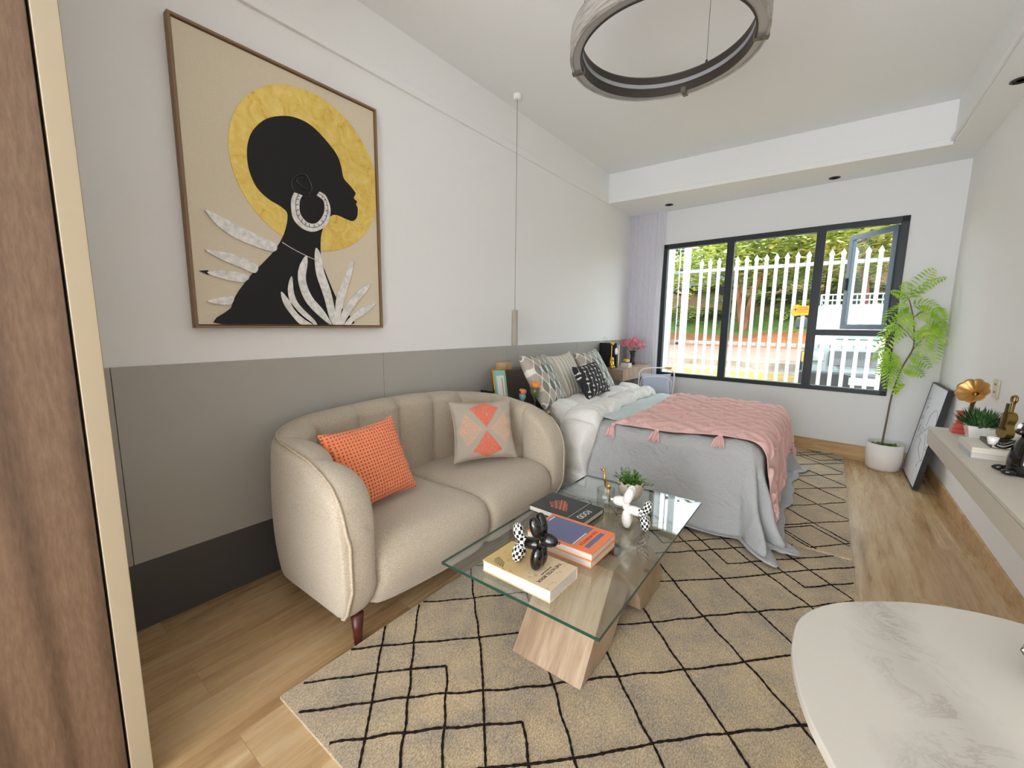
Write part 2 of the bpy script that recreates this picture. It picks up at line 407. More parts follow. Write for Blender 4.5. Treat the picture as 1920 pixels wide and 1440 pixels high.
# ------------------------------------------------------------------ rugs
def rug(name, label, x0, x1, y0, y1, z0, cs, ks, ynear, yfar, peaks_near, peaks_far, skewfn=None):
    m = M(); th = .012
    nx, ny = 40, 70
    rnd = random.Random(3)
    def edge(u, v):
        return (x0+(x1-x0)*u, y0+(y1-y0)*v)
    m.grid(lambda u, v: (*edge(u, v), z0+th+.0015*math.sin(40*u)*math.sin(33*v)), nx, ny)
    n = 60
    per = [edge(i/n, 0) for i in range(n)]+[edge(1, i/n) for i in range(n)]+[edge(1-i/n, 1) for i in range(n)]+[edge(0, 1-i/n) for i in range(n)]
    m.loft([[(x, y, z0) for x, y in per], [(x, y, z0+th) for x, y in per]], True, False)
    m.cur = 1
    def wob(x, y): return (x+.006*math.sin(9*y+3*x)+.002*math.sin(61*y), y+.006*math.sin(8*x-2*y)+.002*math.sin(57*x))
    def line(a, b, w=.0044):
        L = math.dist(a, b); k = max(2, int(L/.012)); pts = []
        for i in range(k+1):
            t = i/k; x = a[0]+(b[0]-a[0])*t; y = a[1]+(b[1]-a[1])*t
            x, y = wob(x, y); pts.append((x, y, z0+th+.001))
        rr = [w*(1+.28*math.sin(i*2.3)+.12*rnd.uniform(-1, 1)) for i in range(k+1)]
        m.tube(pts, rr, 6, True, .55)
    X0, X1 = x0+.006, x1-.006
    def clip(p, d, ylo, yhi):
        # line through (0,p) with slope d clipped to the rug
        pts = []
        xa, xb = X0, X1
        for yy in (ylo, yhi):
            xx = (yy-p)/d
            if d > 0:
                if yy == ylo: xa = max(xa, xx)
                else: xb = min(xb, xx)
            else:
                if yy == ylo: xb = min(xb, xx)
                else: xa = max(xa, xx)
        if xb-xa > .03: line((xa, p+d*xa), (xb, p+d*xb))
    for c in cs: clip(c, 1, y0+.008, y1-.008)
    for k in ks: clip(k, -1, y0+.008, y1-.008)
    for xp, yp in peaks_near:
        for d in (-1, 1):
            L = yp-(y0+.008); xe = xp+d*L
            if d < 0 and xe < X0: L = xp-X0
            if d > 0 and xe > X1: L = X1-xp
            if L > .02: line((xp, yp), (xp+d*L, yp-L))
    for xp, yp in peaks_far:
        for d in (-1, 1):
            L = (y1-.008)-yp; xe = xp+d*L
            if d < 0 and xe < X0: L = xp-X0
            if d > 0 and xe > X1: L = X1-xp
            if L > .02: line((xp, yp), (xp+d*L, yp+L))
    o = obj(name, m, [M_rug, M_rugline]); me = o.data
    return tag(o, label, 'rug')
pk = [.825, 1.18, 1.535, 1.89, 2.245]
rug('patterned_rug', 'beige rug with black diamond lines lying under the glass coffee table', .815, 2.445, .56, 2.955, 0, [-.725-.37*1, -.725, -.355, .015, .385, .755, 1.125, 1.495, 1.865][0:9], [2.0, 2.36, 2.725, 3.085, 3.44, 3.8, 4.17, 4.54, 4.9],
    0, 0, [(x, 1.0) for x in pk], [(2.245, 2.44), (1.89, 2.44), (1.535, 2.44), (1.18, 2.44)])
rug('patterned_rug', 'beige rug with black diamond lines running under the bed towards the window', .80, 2.44, 2.90, 5.395, .0125, [.67+.38*i for i in range(12)], [4.02+.385*i for i in range(10)], 0, 0, [(x, 3.25) for x in pk], [(x, 4.95) for x in pk])

# ------------------------------------------------------------------ framed painting on the left wall
HEAD = [(1.066, 1.823), (1.044, 1.73), (0.999, 1.65), (0.941, 1.582), (0.89, 1.527), (0.841, 1.463), (0.808, 1.413), (0.785, 1.359), (0.749, 1.279), (1.375, 1.277), (1.323, 1.392), (1.285, 1.473), (1.249, 1.563), (1.228, 1.622), (1.232, 1.744), (1.263, 1.821), (1.312, 1.873), (1.388, 1.864), (1.425, 1.862), (1.451, 1.889), (1.458, 1.935), (1.448, 1.956), (1.455, 1.972), (1.435, 1.986), (1.448, 2.011), (1.44, 2.025), (1.412, 2.049), (1.378, 2.077), (1.366, 2.134), (1.342, 2.187), (1.285, 2.238), (1.212, 2.281), (1.141, 2.291), (1.072, 2.276), (0.995, 2.235), (0.94, 2.175), (0.911, 2.115), (0.9, 2.051), (0.905, 1.982), (0.932, 1.917), (0.982, 1.876), (1.035, 1.855)]
LEAVES = [[(0.716, 1.771), (0.759, 1.76), (0.84, 1.731), (0.928, 1.699), (1.001, 1.672), (0.987, 1.635), (0.904, 1.647), (0.817, 1.675), (0.756, 1.715)], [(0.701, 1.604), (0.784, 1.604), (0.85, 1.592), (0.91, 1.562), (0.895, 1.525), (0.837, 1.543), (0.772, 1.566)], [(0.709, 1.514), (0.797, 1.525), (0.869, 1.509), (0.842, 1.479), (0.775, 1.484), (0.717, 1.499)], [(0.693, 1.386), (0.741, 1.404), (0.798, 1.412), (0.784, 1.375), (0.73, 1.374)], [(1.009, 1.448), (1.041, 1.415), (1.096, 1.346), (1.174, 1.28), (1.105, 1.28), (1.054, 1.333), (1.017, 1.391)], [(1.066, 1.527), (1.072, 1.44), (1.099, 1.382), (1.17, 1.311), (1.181, 1.277), (1.107, 1.322), (1.057, 1.381), (1.042, 1.462)], [(1.144, 1.638), (1.151, 1.601), (1.137, 1.516), (1.164, 1.434), (1.225, 1.362), (1.268, 1.287), (1.222, 1.312), (1.136, 1.396), (1.099, 1.489), (1.104, 1.572)], [(1.201, 1.685), (1.227, 1.646), (1.236, 1.574), (1.271, 1.465), (1.292, 1.339), (1.282, 1.281), (1.256, 1.325), (1.229, 1.438), (1.195, 1.546), (1.19, 1.63)], [(1.415, 1.648), (1.404, 1.579), (1.379, 1.512), (1.337, 1.392), (1.303, 1.281), (1.286, 1.287), (1.298, 1.416), (1.335, 1.508), (1.375, 1.589)], [(1.522, 1.53), (1.492, 1.48), (1.426, 1.409), (1.363, 1.327), (1.331, 1.281), (1.303, 1.281), (1.336, 1.366), (1.398, 1.441), (1.461, 1.498)], [(1.55, 1.415), (1.486, 1.357), (1.407, 1.315), (1.375, 1.281), (1.339, 1.281), (1.378, 1.328), (1.456, 1.384)]]
EAR = [(1.174, 1.943), (1.195, 1.982), (1.167, 2.032), (1.125, 2.023), (1.094, 1.99), (1.097, 1.952), (1.131, 1.921), (1.186, 1.937)]
EAR2 = [(1.169, 1.965), (1.145, 1.97), (1.117, 1.996), (1.148, 2.016)]
HOOPo = [(1.102, 1.935), (1.084, 1.888), (1.089, 1.811), (1.133, 1.768), (1.195, 1.764), (1.262, 1.809), (1.29, 1.887), (1.27, 1.954), (1.234, 1.971)]
HOOPi = [(1.143, 1.93), (1.127, 1.898), (1.126, 1.841), (1.16, 1.804), (1.21, 1.811), (1.252, 1.867), (1.255, 1.927), (1.218, 1.948)]
M_canvas = mat('painted_canvas', 'DACDB5', .8, fn=f_fabric('D3C6AE', 'DFD3BD', 500, .15))
M_gleaf = mat('gold_leaf', 'E0B94A', .38, .35, fn=lambda g: (g.color(g.ramp(g.noise(g.obj(), 11, 6, .7, 1.5), [(.3, 'C9A23A'), (.42, 'EBC862'), (.7, 'F8E08A')])), g.bump(g.noise(g.obj(), 30, 5), .3, .004)))
M_blackpaint = mat('black_paint', '0F0F10', .6)
M_leafpaint = mat('textured_white_paint', 'D6D5D0', .7, fn=lambda g: (g.color(g.ramp(g.noise(g.obj(), 40, 4), [(.3, 'CFCECA'), (.65, 'F0EFEC')])), g.bump(g.noise(g.obj(), 90, 3), .6, .004)))
pt = thing('framed_painting', 'framed painting of a black profile against a gold disc on the left wall', 'painting', (.0, 1.12, 1.27))
PY0, PY1, PZ0, PZ1 = .642, 1.598, 1.270, 2.503
m = M(); w = .011
for a, b, c, d in ((PY0, PY1, PZ0, PZ0+w), (PY0, PY1, PZ1-w, PZ1), (PY0, PY0+w, PZ0+w, PZ1-w), (PY1-w, PY1, PZ0+w, PZ1-w)): m.box(.002, .042, a, b, c, d)
obj('frame', m, mat('frame_wood', '8A6E50', .5), pt, bevel=.0015)
obj('canvas', M().box(.004, .030, PY0+w+.004, PY1-w-.004, PZ0+w+.004, PZ1-w-.004), M_canvas, pt)
obj('canvas_edge', M().box(.003, .026, PY0+w, PY1-w, PZ0+w, PZ1-w), mat('shadow_gap', '1B140F', .8), pt)
fx = lambda a, b, d: (d, a, b)
circ = [(min(PY1-w-.006, 1.210+.383*math.cos(2*PI*i/90)), 2.057+.383*math.sin(2*PI*i/90)) for i in range(90)]
obj('gold_disc', M().prism(circ, .029, .033, fx), M_gleaf, pt)
hs = [(p.x, p.y) for p in smooth_path(HEAD, 4, True)]
hs = [(a, max(1.2865, b)) for a, b in hs]
obj('silhouette', M().prism(hs, .0295, .0365, fx), M_blackpaint, pt, bevel=.0015)
for lf in LEAVES:
    q = [(a, max(1.2865, b)) for a, b in [(p.x, p.y) for p in smooth_path(lf, 4, True)]]
    obj('leaf_relief', M().prism(q, .030, .0405, fx), M_leafpaint, pt, bevel=.002)
obj('dark_leaf_tip', M().prism([(.675, 1.513), (.709, 1.519), (.709, 1.499)], .030, .036, fx), M_blackpaint, pt)
ho = [(p.x, p.y) for p in smooth_path(HOOPo, 5)]; hi = [(p.x, p.y) for p in smooth_path(HOOPi, 5)]
obj('earring', M().prism(ho+hi[::-1], .034, .0425, fx), M_leafpaint, pt, bevel=.0015)
md = M()
for i in range(1, 17):
    a = ho[int(i*len(ho)/17.5)]; b = hi[int(i*len(hi)/17.5)]
    p = Vector((.0428, a[0]*.45+b[0]*.55, a[1]*.45+b[1]*.55)); q = Vector((.0428, a[0]*.15+b[0]*.85, a[1]*.15+b[1]*.85))
    md.tube([p, q], .0022, 5)
mid = [(.0428, a[0]*.5+b[0]*.5, a[1]*.5+b[1]*.5) for a, b in zip(ho[::1], [hi[int(i*(len(hi)-1)/(len(ho)-1))] for i in range(len(ho))])]
md.tube(mid, .002, 5)
obj('earring_engraving', md, mat('grey_engraving', '77756F', .7), pt)
me_ = M(); me_.tube([(.037, p.x, p.y) for p in smooth_path(EAR, 5)], .004, 6); me_.tube([(.037, p.x, p.y) for p in smooth_path(EAR2, 5)], .004, 6)
obj('ear_relief', me_, M_black_gloss, pt, smooth=True)
obj('necklace', M().tube([(.0372, p.x, p.y) for p in smooth_path([(1.03, 1.686), (1.08, 1.662), (1.15, 1.636), (1.232, 1.613)], 6)], .0018, 6), M_leafpaint, pt)

# ------------------------------------------------------------------ sofa
SY0, SY1 = .80, 2.41; TH = .135; RC = .28
sofa = thing('loveseat', 'beige boucle two-seat sofa with channelled curved back against the grey wall', 'sofa', (.48, 1.6, 0))
XBK = .045
def upath(n):
    """centre line of the U shaped shell from the near arm tip round the back to the far arm tip"""
    ya, yb, xb, xf = SY0+TH/2, SY1-TH/2, XBK+TH/2, .885-TH*.1
    arm = xf-(xb+RC); arc = RC*PI/2; back = (yb-ya)-2*RC; tot = 2*arm+2*arc+back; out = []
    for i in range(n+1):
        t = i/n
        # more samples near both tips
        t = t-.055*math.sin(2*PI*t)/1.0*.9
        s = t*tot
        if s <= arm: p = (xf-s, ya); d = (-1, 0)
        elif s <= arm+arc:
            a = (s-arm)/RC; p = (xb+RC-RC*math.sin(a), ya+RC-RC*math.cos(a)); d = (-math.cos(a), math.sin(a))
        elif s <= arm+arc+back: p = (xb, ya+RC+(s-arm-arc)); d = (0, 1)
        elif s <= arm+2*arc+back:
            a = (s-arm-arc-back)/RC; p = (xb+RC-RC*math.cos(a), yb-RC+RC*math.sin(a)); d = (math.sin(a), math.cos(a))
        else: p = (xb+RC+(s-arm-2*arc-back), yb); d = (1, 0)
        out.append((p, d, s, tot))
    return out
def ztop(x, y):
    a = interp(x, [.16, .3, .4, .6, .70, .77, .82, .85, .87, .8851], [.80, .80, .79, .76, .725, .69, .635, .575, .50, .40])
    b = .80+.055*max(0, math.cos((y-1.62)/.80*PI/2))
    t = min(1, max(0, (x-.11)/.25)); return b*(1-t)+a*t if x < .4 else a
def zbot(x): return interp(x, [.1, .77, .80, .83, .86, .87, .8851], [.125, .125, .135, .17, .235, .27, .385])
path = upath(320); rings = []; pipe = []; pipe_b = []
NCH = 10
for (p, d, s, tot) in path:
    zt, zb_ = ztop(*p), zbot(p[0]); h = zt-zb_; nx_, ny_ = -d[1], d[0]   # inward normal is (d rotated)
    # inward normal should point to the seat centre
    cx, cy = .55-p[0], 1.6-p[1]
    if nx_*cx+ny_*cy < 0: nx_, ny_ = -nx_, -ny_
    w = TH/2*min(1, (h/.30)**.5 if h > 0 else 0); r = min(w, h/2)
    bul = .064*abs(math.sin(PI*NCH*s/tot))**.45-.034
    ring = []
    def pt_(off, z): return (p[0]+nx_*off, p[1]+ny_*off, z)
    def outer(z):  # outer wall leans in towards the bottom and top
        k = (z-.42)/.42
        return w+.02-.05*max(0, -k)**2-.02*max(0, k)**2
    def inner(z): return w+bul*min(1, h/.3)*(1 if z > .3 else .4)
    K = 14
    for i in range(K+1):   # over the top, outer to inner
        a = PI*i/K; off = -math.cos(a); z = zt-r+r*math.sin(a)
        ring.append(pt_(off*(outer(z) if off < 0 else inner(z)), z-(.036*(1-abs(math.sin(PI*NCH*s/tot))**.4)*math.sin(min(PI, (a-PI*.32)*1.47)) if h > .3 and a > PI*.32 else 0)))
    for i in range(1, 9):
        z = (zt-r)+(zb_+r*.5-(zt-r))*i/9; ring.append(pt_(inner(z), z))
    for i in range(7):
        a = PI*i/6; off = math.cos(a); z = zb_+r*.5-r*.5*math.sin(a); ring.append(pt_(off*(inner(z) if off > 0 else outer(z)), z))
    for i in range(1, 9):
        z = (zb_+r*.5)+((zt-r)-(zb_+r*.5))*i/9; ring.append(pt_(-outer(z), z))
    rings.append(ring)
    a = PI*.26; z = zt-r+r*math.sin(a); pipe.append(pt_(-math.cos(a)*outer(z)*1.01, z+.003))
    zb2 = zb_+r*.5-r*.5*math.sin(PI*.74); pipe_b.append(pt_(-outer(zb2)*.72, zb_+r*.12-.003))
obj('shell', M().loft(rings), M_sofa, sofa, smooth=True)
nb = [i for i, (p, d, s, t) in enumerate(path) if p[0] > .78]
lo = [pipe_b[i] for i in nb if i < 160][::-1]; hi_ = [pipe_b[i] for i in nb if i > 160][::-1]
obj('piping', M().tube(lo+pipe+hi_, .0065, 8), M_piping, sofa, smooth=True)
def seat(y0, y1):
    m = M(); rings = []; n = 22
    for i in range(n+1):
        v = -1+2*i/n; v = math.sin(v*PI/2)*.15+v*.85 if abs(v) < 1 else v
        y = (y0+y1)/2+(y1-y0)/2*v; e = .030*(1-(1-abs(v)**7)**.5) if abs(v) < 1 else .030
        xf = .87+.045*(1-((y-1.6)/.68)**2)
        puff = .018*(1-abs(v)**2.5)
        prof = [(.16, .15), (.16, .30), (.16, .375), (.18, .395), (.35, .402+puff*.7), (.55, .408+puff), (.68, .408+puff), (xf-.12, .402+puff), (xf-.06, .388+puff*.8), (xf-.025, .36), (xf-.006, .32), (xf, .27), (xf-.01, .22), (xf-.03, .17), (xf-.05, .142), (xf-.08, .135), (.5, .132)]
        sp = smooth_path(prof, 3, True)
        cx, cz = .5, .27; ring = []
        for q in sp:
            dx, dz = q.x-cx, q.y-cz; L = math.hypot(dx, dz)
            k = max(0, (L-e)/L); ring.append((cx+dx*k, y, cz+dz*k))
        rings.append(ring)
    return m.loft(rings)
obj('seat', seat(.935, 1.606), M_sofa, sofa, smooth=True); obj('seat', seat(1.610, 2.275), M_sofa, sofa, smooth=True)
for x, y in ((.80, .875), (.80, 2.33), (.17, .93), (.17, 2.27)):
    obj('leg', M().lathe([(.015, 0), (.026, .135)], (x, y, 0), 20), M_leg, sofa, smooth=True)

# ------------------------------------------------------------------ cushions
def pillow_mesh(w, h, t, n=36, pinch=.10, ears=.0, seed=0, wr=0.):
    m = M(); rr = random.Random(seed); ph = [rr.uniform(0, 6) for _ in range(6)]
    def P(u, v, sgn):
        a, b = 2*u-1, 2*v-1
        ea = (1-a*a); eb = (1-b*b)
        x = a*w/2*(1-pinch*eb*(abs(a)**3)); y = b*h/2*(1-pinch*ea*(abs(b)**3))
        z = t/2*(max(0, (1-abs(a)**2.6))*max(0, (1-abs(b)**2.6)))**.42
        z *= 1+.05*math.sin(3*a+ph[0])*math.sin(2.5*b+ph[1])
        if wr:
            z += wr*math.exp(-((abs(a)-.85)/.2)**2)*math.sin(16*b+ph[2])*eb+wr*math.exp(-((abs(b)-.85)/.2)**2)*math.sin(15*a+ph[3])*ea*.7
        return Vector((x, y, sgn*max(z, .002)))
    def f(u): return .5-.5*math.cos(PI*u)*(.85+.15*math.cos(PI*u)**2)
    m.grid(lambda u, v: P(f(u), f(v), 1), n, n); m.grid(lambda u, v: P(f(u), f(v), -1), n, n)
    # seam welt
    per = []
    for i in range(n*4):
        k, tt = divmod(i, n); tt = f(tt/n); u, v = [(tt, 0), (1, tt), (1-tt, 1), (0, 1-tt)][k]
        q = P(u, v, 1); per.append((q.x, q.y, 0))
    m.tube(per+[per[0]], .0045, 6, False)
    return m
def cushion(name, label, size, t, mt, c, xaxis, yaxis, group=None, seed=0, wr=0., cat='cushion', pinch=.10):
    """c = centre, xaxis along its width, yaxis up its height"""
    X = Vector(xaxis).normalized(); Y = Vector(yaxis); Y = (Y-X*Y.dot(X)).normalized(); Z = X.cross(Y)
    o = obj(name, pillow_mesh(size[0], size[1], t, seed=seed, wr=wr, pinch=pinch), mt, smooth=True, local=True)
    o.matrix_world = Matrix.Translation(Vector(c)) @ Matrix((X, Y, Z)).transposed().to_4x4()
    o['label'] = label; o['category'] = cat
    if group: o['group'] = group
    return o
def f_waffle(g):
    x, y, z = g.xyz(g.obj()); k = 2*PI/.0165
    s = g.m('MULTIPLY', g.m('SINE', g.m('MULTIPLY', x, k)), g.m('SINE', g.m('MULTIPLY', y, k)))
    a = g.m('SINE', g.m('MULTIPLY', x, k)); b = g.m('SINE', g.m('MULTIPLY', y, k))
    mn = g.m('MINIMUM', a, b)
    g.color(g.ramp(g.m('ADD', g.m('MULTIPLY', mn, .5), .5), [(.45, 'F79468'), (.62, 'D2613A'), (.9, 'C4502C')])); g.bump(g.m('MULTIPLY', mn, -1), .6, .004)
M_waffle = mat('orange_waffle', 'F08A60', .9, fn=f_waffle, sheen=.2)
def f_embroid(g):
    x, y, z = g.xyz(g.obj()); ax = g.m('ABSOLUTE', x); ay = g.m('ABSOLUTE', y)
    n = g.noise(g.obj(), 60, 2); n2 = g.noise(g.obj(), 130, 2)
    lt = lambda a, b: g.m('LESS_THAN', a, b)
    # coral triangles top and bottom, point to the middle
    st = g.m('MULTIPLY', g.m('FLOOR', g.m('MULTIPLY', ay, 90)), 1/90)
    cor = g.m('MULTIPLY', lt(ax, g.m('SUBTRACT', g.m('MULTIPLY', st, .80), .004)), lt(ay, g.m('SUBTRACT', .168, g.m('MULTIPLY', ax, .34))))
    cor = g.m('MULTIPLY', cor, g.m('LESS_THAN', .38, n2))
    st2 = g.m('MULTIPLY', g.m('FLOOR', g.m('MULTIPLY', ax, 90)), 1/90)
    pea = g.m('MULTIPLY', lt(ay, g.m('SUBTRACT', g.m('MULTIPLY', st2, .95), .018)), lt(ax, g.m('SUBTRACT', .175, g.m('MULTIPLY', ay, .42))))
    pea = g.m('MULTIPLY', pea, g.m('ADD', g.m('MULTIPLY', g.m('LESS_THAN', .5, n2), .5), .2))
    base = g.ramp(g.noise(g.obj(), 500, 2), [(.3, 'A3988A'), (.7, 'BBB1A3')])
    c = g.mix(pea, base, 'E0A988'); c = g.mix(cor, c, 'DC7258')
    g.color(c); g.bump(g.m('ADD', g.m('ADD', cor, pea), g.m('MULTIPLY', n2, .3)), .4, .003)
M_embroid = mat('embroidered_cotton', 'B0A597', .9, fn=f_embroid)
cushion('throw_cushion', 'orange waffle-weave cushion leaning on the near arm of the sofa', (.43, .39), .13, M_waffle, (.50, 1.17, .625), (-.10, 1, .03), (-.42, .14, .92), seed=2, wr=.004)
cushion('throw_cushion', 'grey cushion embroidered with coral and peach triangles at the far end of the sofa', (.42, .38), .12, M_embroid, (.515, 1.985, .632), (.55, 1, -.02), (-.34, .1, .94), seed=5, wr=.007)

# ------------------------------------------------------------------ coffee table
ct = thing('coffee_table', 'low glass coffee table on a crossed wooden base in front of the sofa', 'coffee table', (1.45, 1.65, 0))
TX0, TX1, TY0, TY1, TZ = 1.122, 1.772, 1.042, 2.245, .400
obj('glass_top', M().box(TX0, TX1, TY0, TY1, TZ-.010, TZ), M_tglass, ct)
m = M(); e = .0015
for a, b, c, d in ((TX0-e, TX1+e, TY0-e, TY0), (TX0-e, TX1+e, TY1, TY1+e), (TX0-e, TX0, TY0, TY1), (TX1, TX1+e, TY0, TY1)): m.box(a, b, c, d, TZ-.0102, TZ-.0002)
obj('glass_edge', m, M_tedge, ct)
def slab(pts, x0, x1):
    return M().prism(pts, x0, x1, lambda a, b, d: (d, a, b))
zf = .0145
# front slab leans back from the near end, its partner leans the other way; each with one curved face
A = [(1.215, zf), (1.40, zf)]+[(1.40+.38*t**1.25, zf+(TZ-.0145-zf)*t) for t in (.15, .3, .45, .6, .75, .9)]+[(1.80, TZ-.0145), (1.62, TZ-.0145)]
A = [(1.215, zf), (1.47, zf), (1.86, TZ-.011), (1.50, TZ-.011)]
B = [(1.74, zf+.02), (1.80, zf), (1.97, zf), (2.03, zf+.03), (2.02, .10), (1.95, .2), (1.83, .30), (1.60, TZ-.011), (1.40, TZ-.011), (1.50, .33), (1.62, .22), (1.71, .11)]
obj('base_slab', slab(A, 1.332, 1.634), M_tbl_wood, ct, bevel=.003)
obj('base_slab', slab(B, 1.36, 1.66), M_tbl_wood, ct, bevel=.003)

# books on the table
TB = TZ
def book(name, label, loc, rz, w, d, t, cover, pages=None, group=None, spine_side='y'):
    """w along local x, d along local y; pages show on all sides but the spine (+y)"""
    b = thing(name, label, 'book', loc, (0, 0, rz), group); pages = pages or M_paper; LOC[b.name] = Vector((0, 0, 0))
    c = .0028
    m = M(); m.box(-w/2, w/2, -d/2, d/2, 0, c); m.box(-w/2, w/2, -d/2, d/2, t-c, t)
    if spine_side == 'y': m.box(-w/2, w/2, d/2-c, d/2, c, t-c)
    elif spine_side == 'x': m.box(w/2-c, w/2, -d/2, d/2, c, t-c)
    elif spine_side == '-x': m.box(-w/2, -w/2+c, -d/2, d/2, c, t-c)
    else: m.box(-w/2, w/2, -d/2, -d/2+c, c, t-c)
    obj('cover', m, cover, b, local=True)
    obj('pages', M().box(-w/2+(.0025 if spine_side != '-x' else c), w/2-.003, -d/2+(.003 if spine_side != '-y' else c), d/2-.003, c, t-c), pages, b, local=True)
    return b
def f_hotel(g):
    x, y, z = g.xyz(g.obj()); n = g.noise(g.obj(), 60, 3)
    c = g.ramp(g.m('ADD', g.m('MULTIPLY', x, 2.4), .5), [(.0, 'D9BE78'), (.45, 'CDB07C'), (.62, 'E0C9A4'), (1, 'E3CBAE')])
    g.color(g.mix(g.m('MULTIPLY', g.m('LESS_THAN', .62, n), .5), c, 'A98B56'))
M_hotel = mat('sandy_cover', 'D9C08C', .45, fn=f_hotel)
hb = book('book', 'thick sandy-covered hotel book lying under the black balloon dog', (1.432, 1.178, TB), math.radians(-1), .296, .178, .043, M_hotel)
M_ink = mat('dark_ink', '2A2320', .6); M_whiteink = mat('white_ink', 'E8E6E0', .6)
text('title_lettering', 'THE HOTEL BOOK', .0175, M_ink, hb, (.088, -.002, .0433), (0, 0, -PI/2))
text('subtitle_lettering', 'GREAT ESCAPES AFRICA', .006, M_ink, hb, (.073, .0, .0433), (0, 0, -PI/2))
mm = M()
for i in range(9):
    a = PI*.85+i*.28; mm.add([(-.075, -.05, .0432), (-.075+.045*math.cos(a), -.05+.03*math.sin(a), .0433), (-.075+.043*math.cos(a+.12), -.05+.028*math.sin(a+.12), .0433)], [(0, 1, 2)])
obj('cover_plant_print', mm, mat('print_green', '3F4A38', .6), hb, local=True)
obj('cover_sun_print', M().prism([(.005+.03*math.cos(2*PI*i/24), .02+.025*math.sin(2*PI*i/24)) for i in range(24)], .0431, .0433, lambda a, b, d: (a, b, d)), mat('print_pink', 'DDA48C', .6), hb, local=True)
M_orange = mat('orange_cover', 'F4895A', .5)
M_slate = mat('slate_print', '6E7297', .5); M_blackcover = mat('charcoal_cover', '3A3B3C', .45)
b1 = book('book', 'pale-paged book with orange cover, lower of the two by the black balloon dog', (1.447, 1.452, TB), math.radians(-1), .30, .205, .030, M_orange)
b2 = book('book', 'orange book with a slate-blue panel, upper of the two on the glass table', (1.450, 1.450, TB+.0302), math.radians(-.5), .296, .205, .029, M_orange)
tz = .0292
obj('panel_print', M().box(-.135, .06, -.085, .085, tz, tz+.0003), M_slate, b2, local=True)
obj('panel_print', M().box(.098, .118, -.07, .07, tz, tz+.0003), M_slate, b2, local=True)
text('title_lettering', 'THE MONOCLE', .02, mat('red_ink', 'B9482F', .6), b2, (.080, 0, tz+.0004), (0, 0, -PI/2))
obj('white_rule', M().box(.052, .057, -.083, .03, tz+.0003, tz+.0005), M_whiteink, b2, local=True)
obj('white_rule', M().box(-.128, -.122, .03, .078, tz+.0003, tz+.0005), M_whiteink, b2, local=True)
b3 = book('book', 'charcoal book titled FOOD with a coral drawing, near the glass tumbler', (1.278, 1.717, TB), math.radians(-2.5), .295, .205, .027, M_blackcover)
text('title_lettering', 'FOOD', .045, M_whiteink, b3, (.108, -.02, .0273), (0, 0, -PI/2), sx=.8)
obj('white_rule', M().box(.068, .0695, -.10, .10, .0271, .0274), M_whiteink, b3, local=True)
mm = M(); rr = random.Random(4)
for i in range(26):
    a = i/26; x0 = -.06+.09*a; 
    mm.tube([(x0-.03*j/6+.008*math.sin(j+i), -.05+.10*j/6*(.5+.5*math.sin(PI*a)), .0275) for j in range(7)], .0011, 4)
obj('coral_drawing', mm, mat('coral_ink', 'D9806A', .6), b3, local=True)
# real title row of the upper orange book is small; nothing else on the table carries text

def f_check(g):
    t = g.uv(); x, y, z = g.xyz(t)
    a = g.m('FLOOR', g.m('MULTIPLY', x, 1)); b = g.m('FLOOR', g.m('MULTIPLY', y, 1))
    k = g.m('MODULO', g.m('ADD', g.m('ADD', a, b), 100), 2)
    g.color(g.mix(g.m('GREATER_THAN', k, .5), '0A0A0A', 'F0EFEC'))
M_check = mat('checkerboard_glaze', fn=f_check, rough=.12, coat=.4)
def ball_seg(name, a, b, r, mt, parent, chk=False, tap=0):
    """balloon segment between points a and b"""
    a, b = Vector(a), Vector(b); d = b-a; L = d.length/2; q = d.to_track_quat('Z', 'Y')
    m = M(); nu, nv = 24, 16; rings = []
    for i in range(nv+1):
        th = PI*(i+.15)/(nv+.3); z = -math.cos(th); qq = math.sin(th)**.72*(1+tap*z)
        rings.append([(a+b)/2+q @ Vector((r*qq*math.cos(2*PI*k/nu), r*qq*math.sin(2*PI*k/nu), L*z)) for k in range(nu)])
    m.loft(rings)
    o = obj(name, m, mt, parent, smooth=True, local=True)
    if chk:
        uv = o.data.uv_layers.new(name='uv'); S_ = .0105
        nuv = max(4, 2*round(2*PI*r/S_/2)); nvv = max(3, round(2*L*1.15/S_))
        for p in o.data.polygons:
            for li, vi in zip(p.loop_indices, p.vertices):
                i, k = divmod(vi, nu)
                if p.vertices[0] // nu == 0 and len(p.vertices) > 4: i = i
                uu = k/nu
                ks = [v % nu for v in p.vertices]
                if max(ks)-min(ks) > nu/2 and k < nu/2: uu += 1
                uv.data[li].uv = (uu*nuv+.001, i/nv*nvv)
    return o
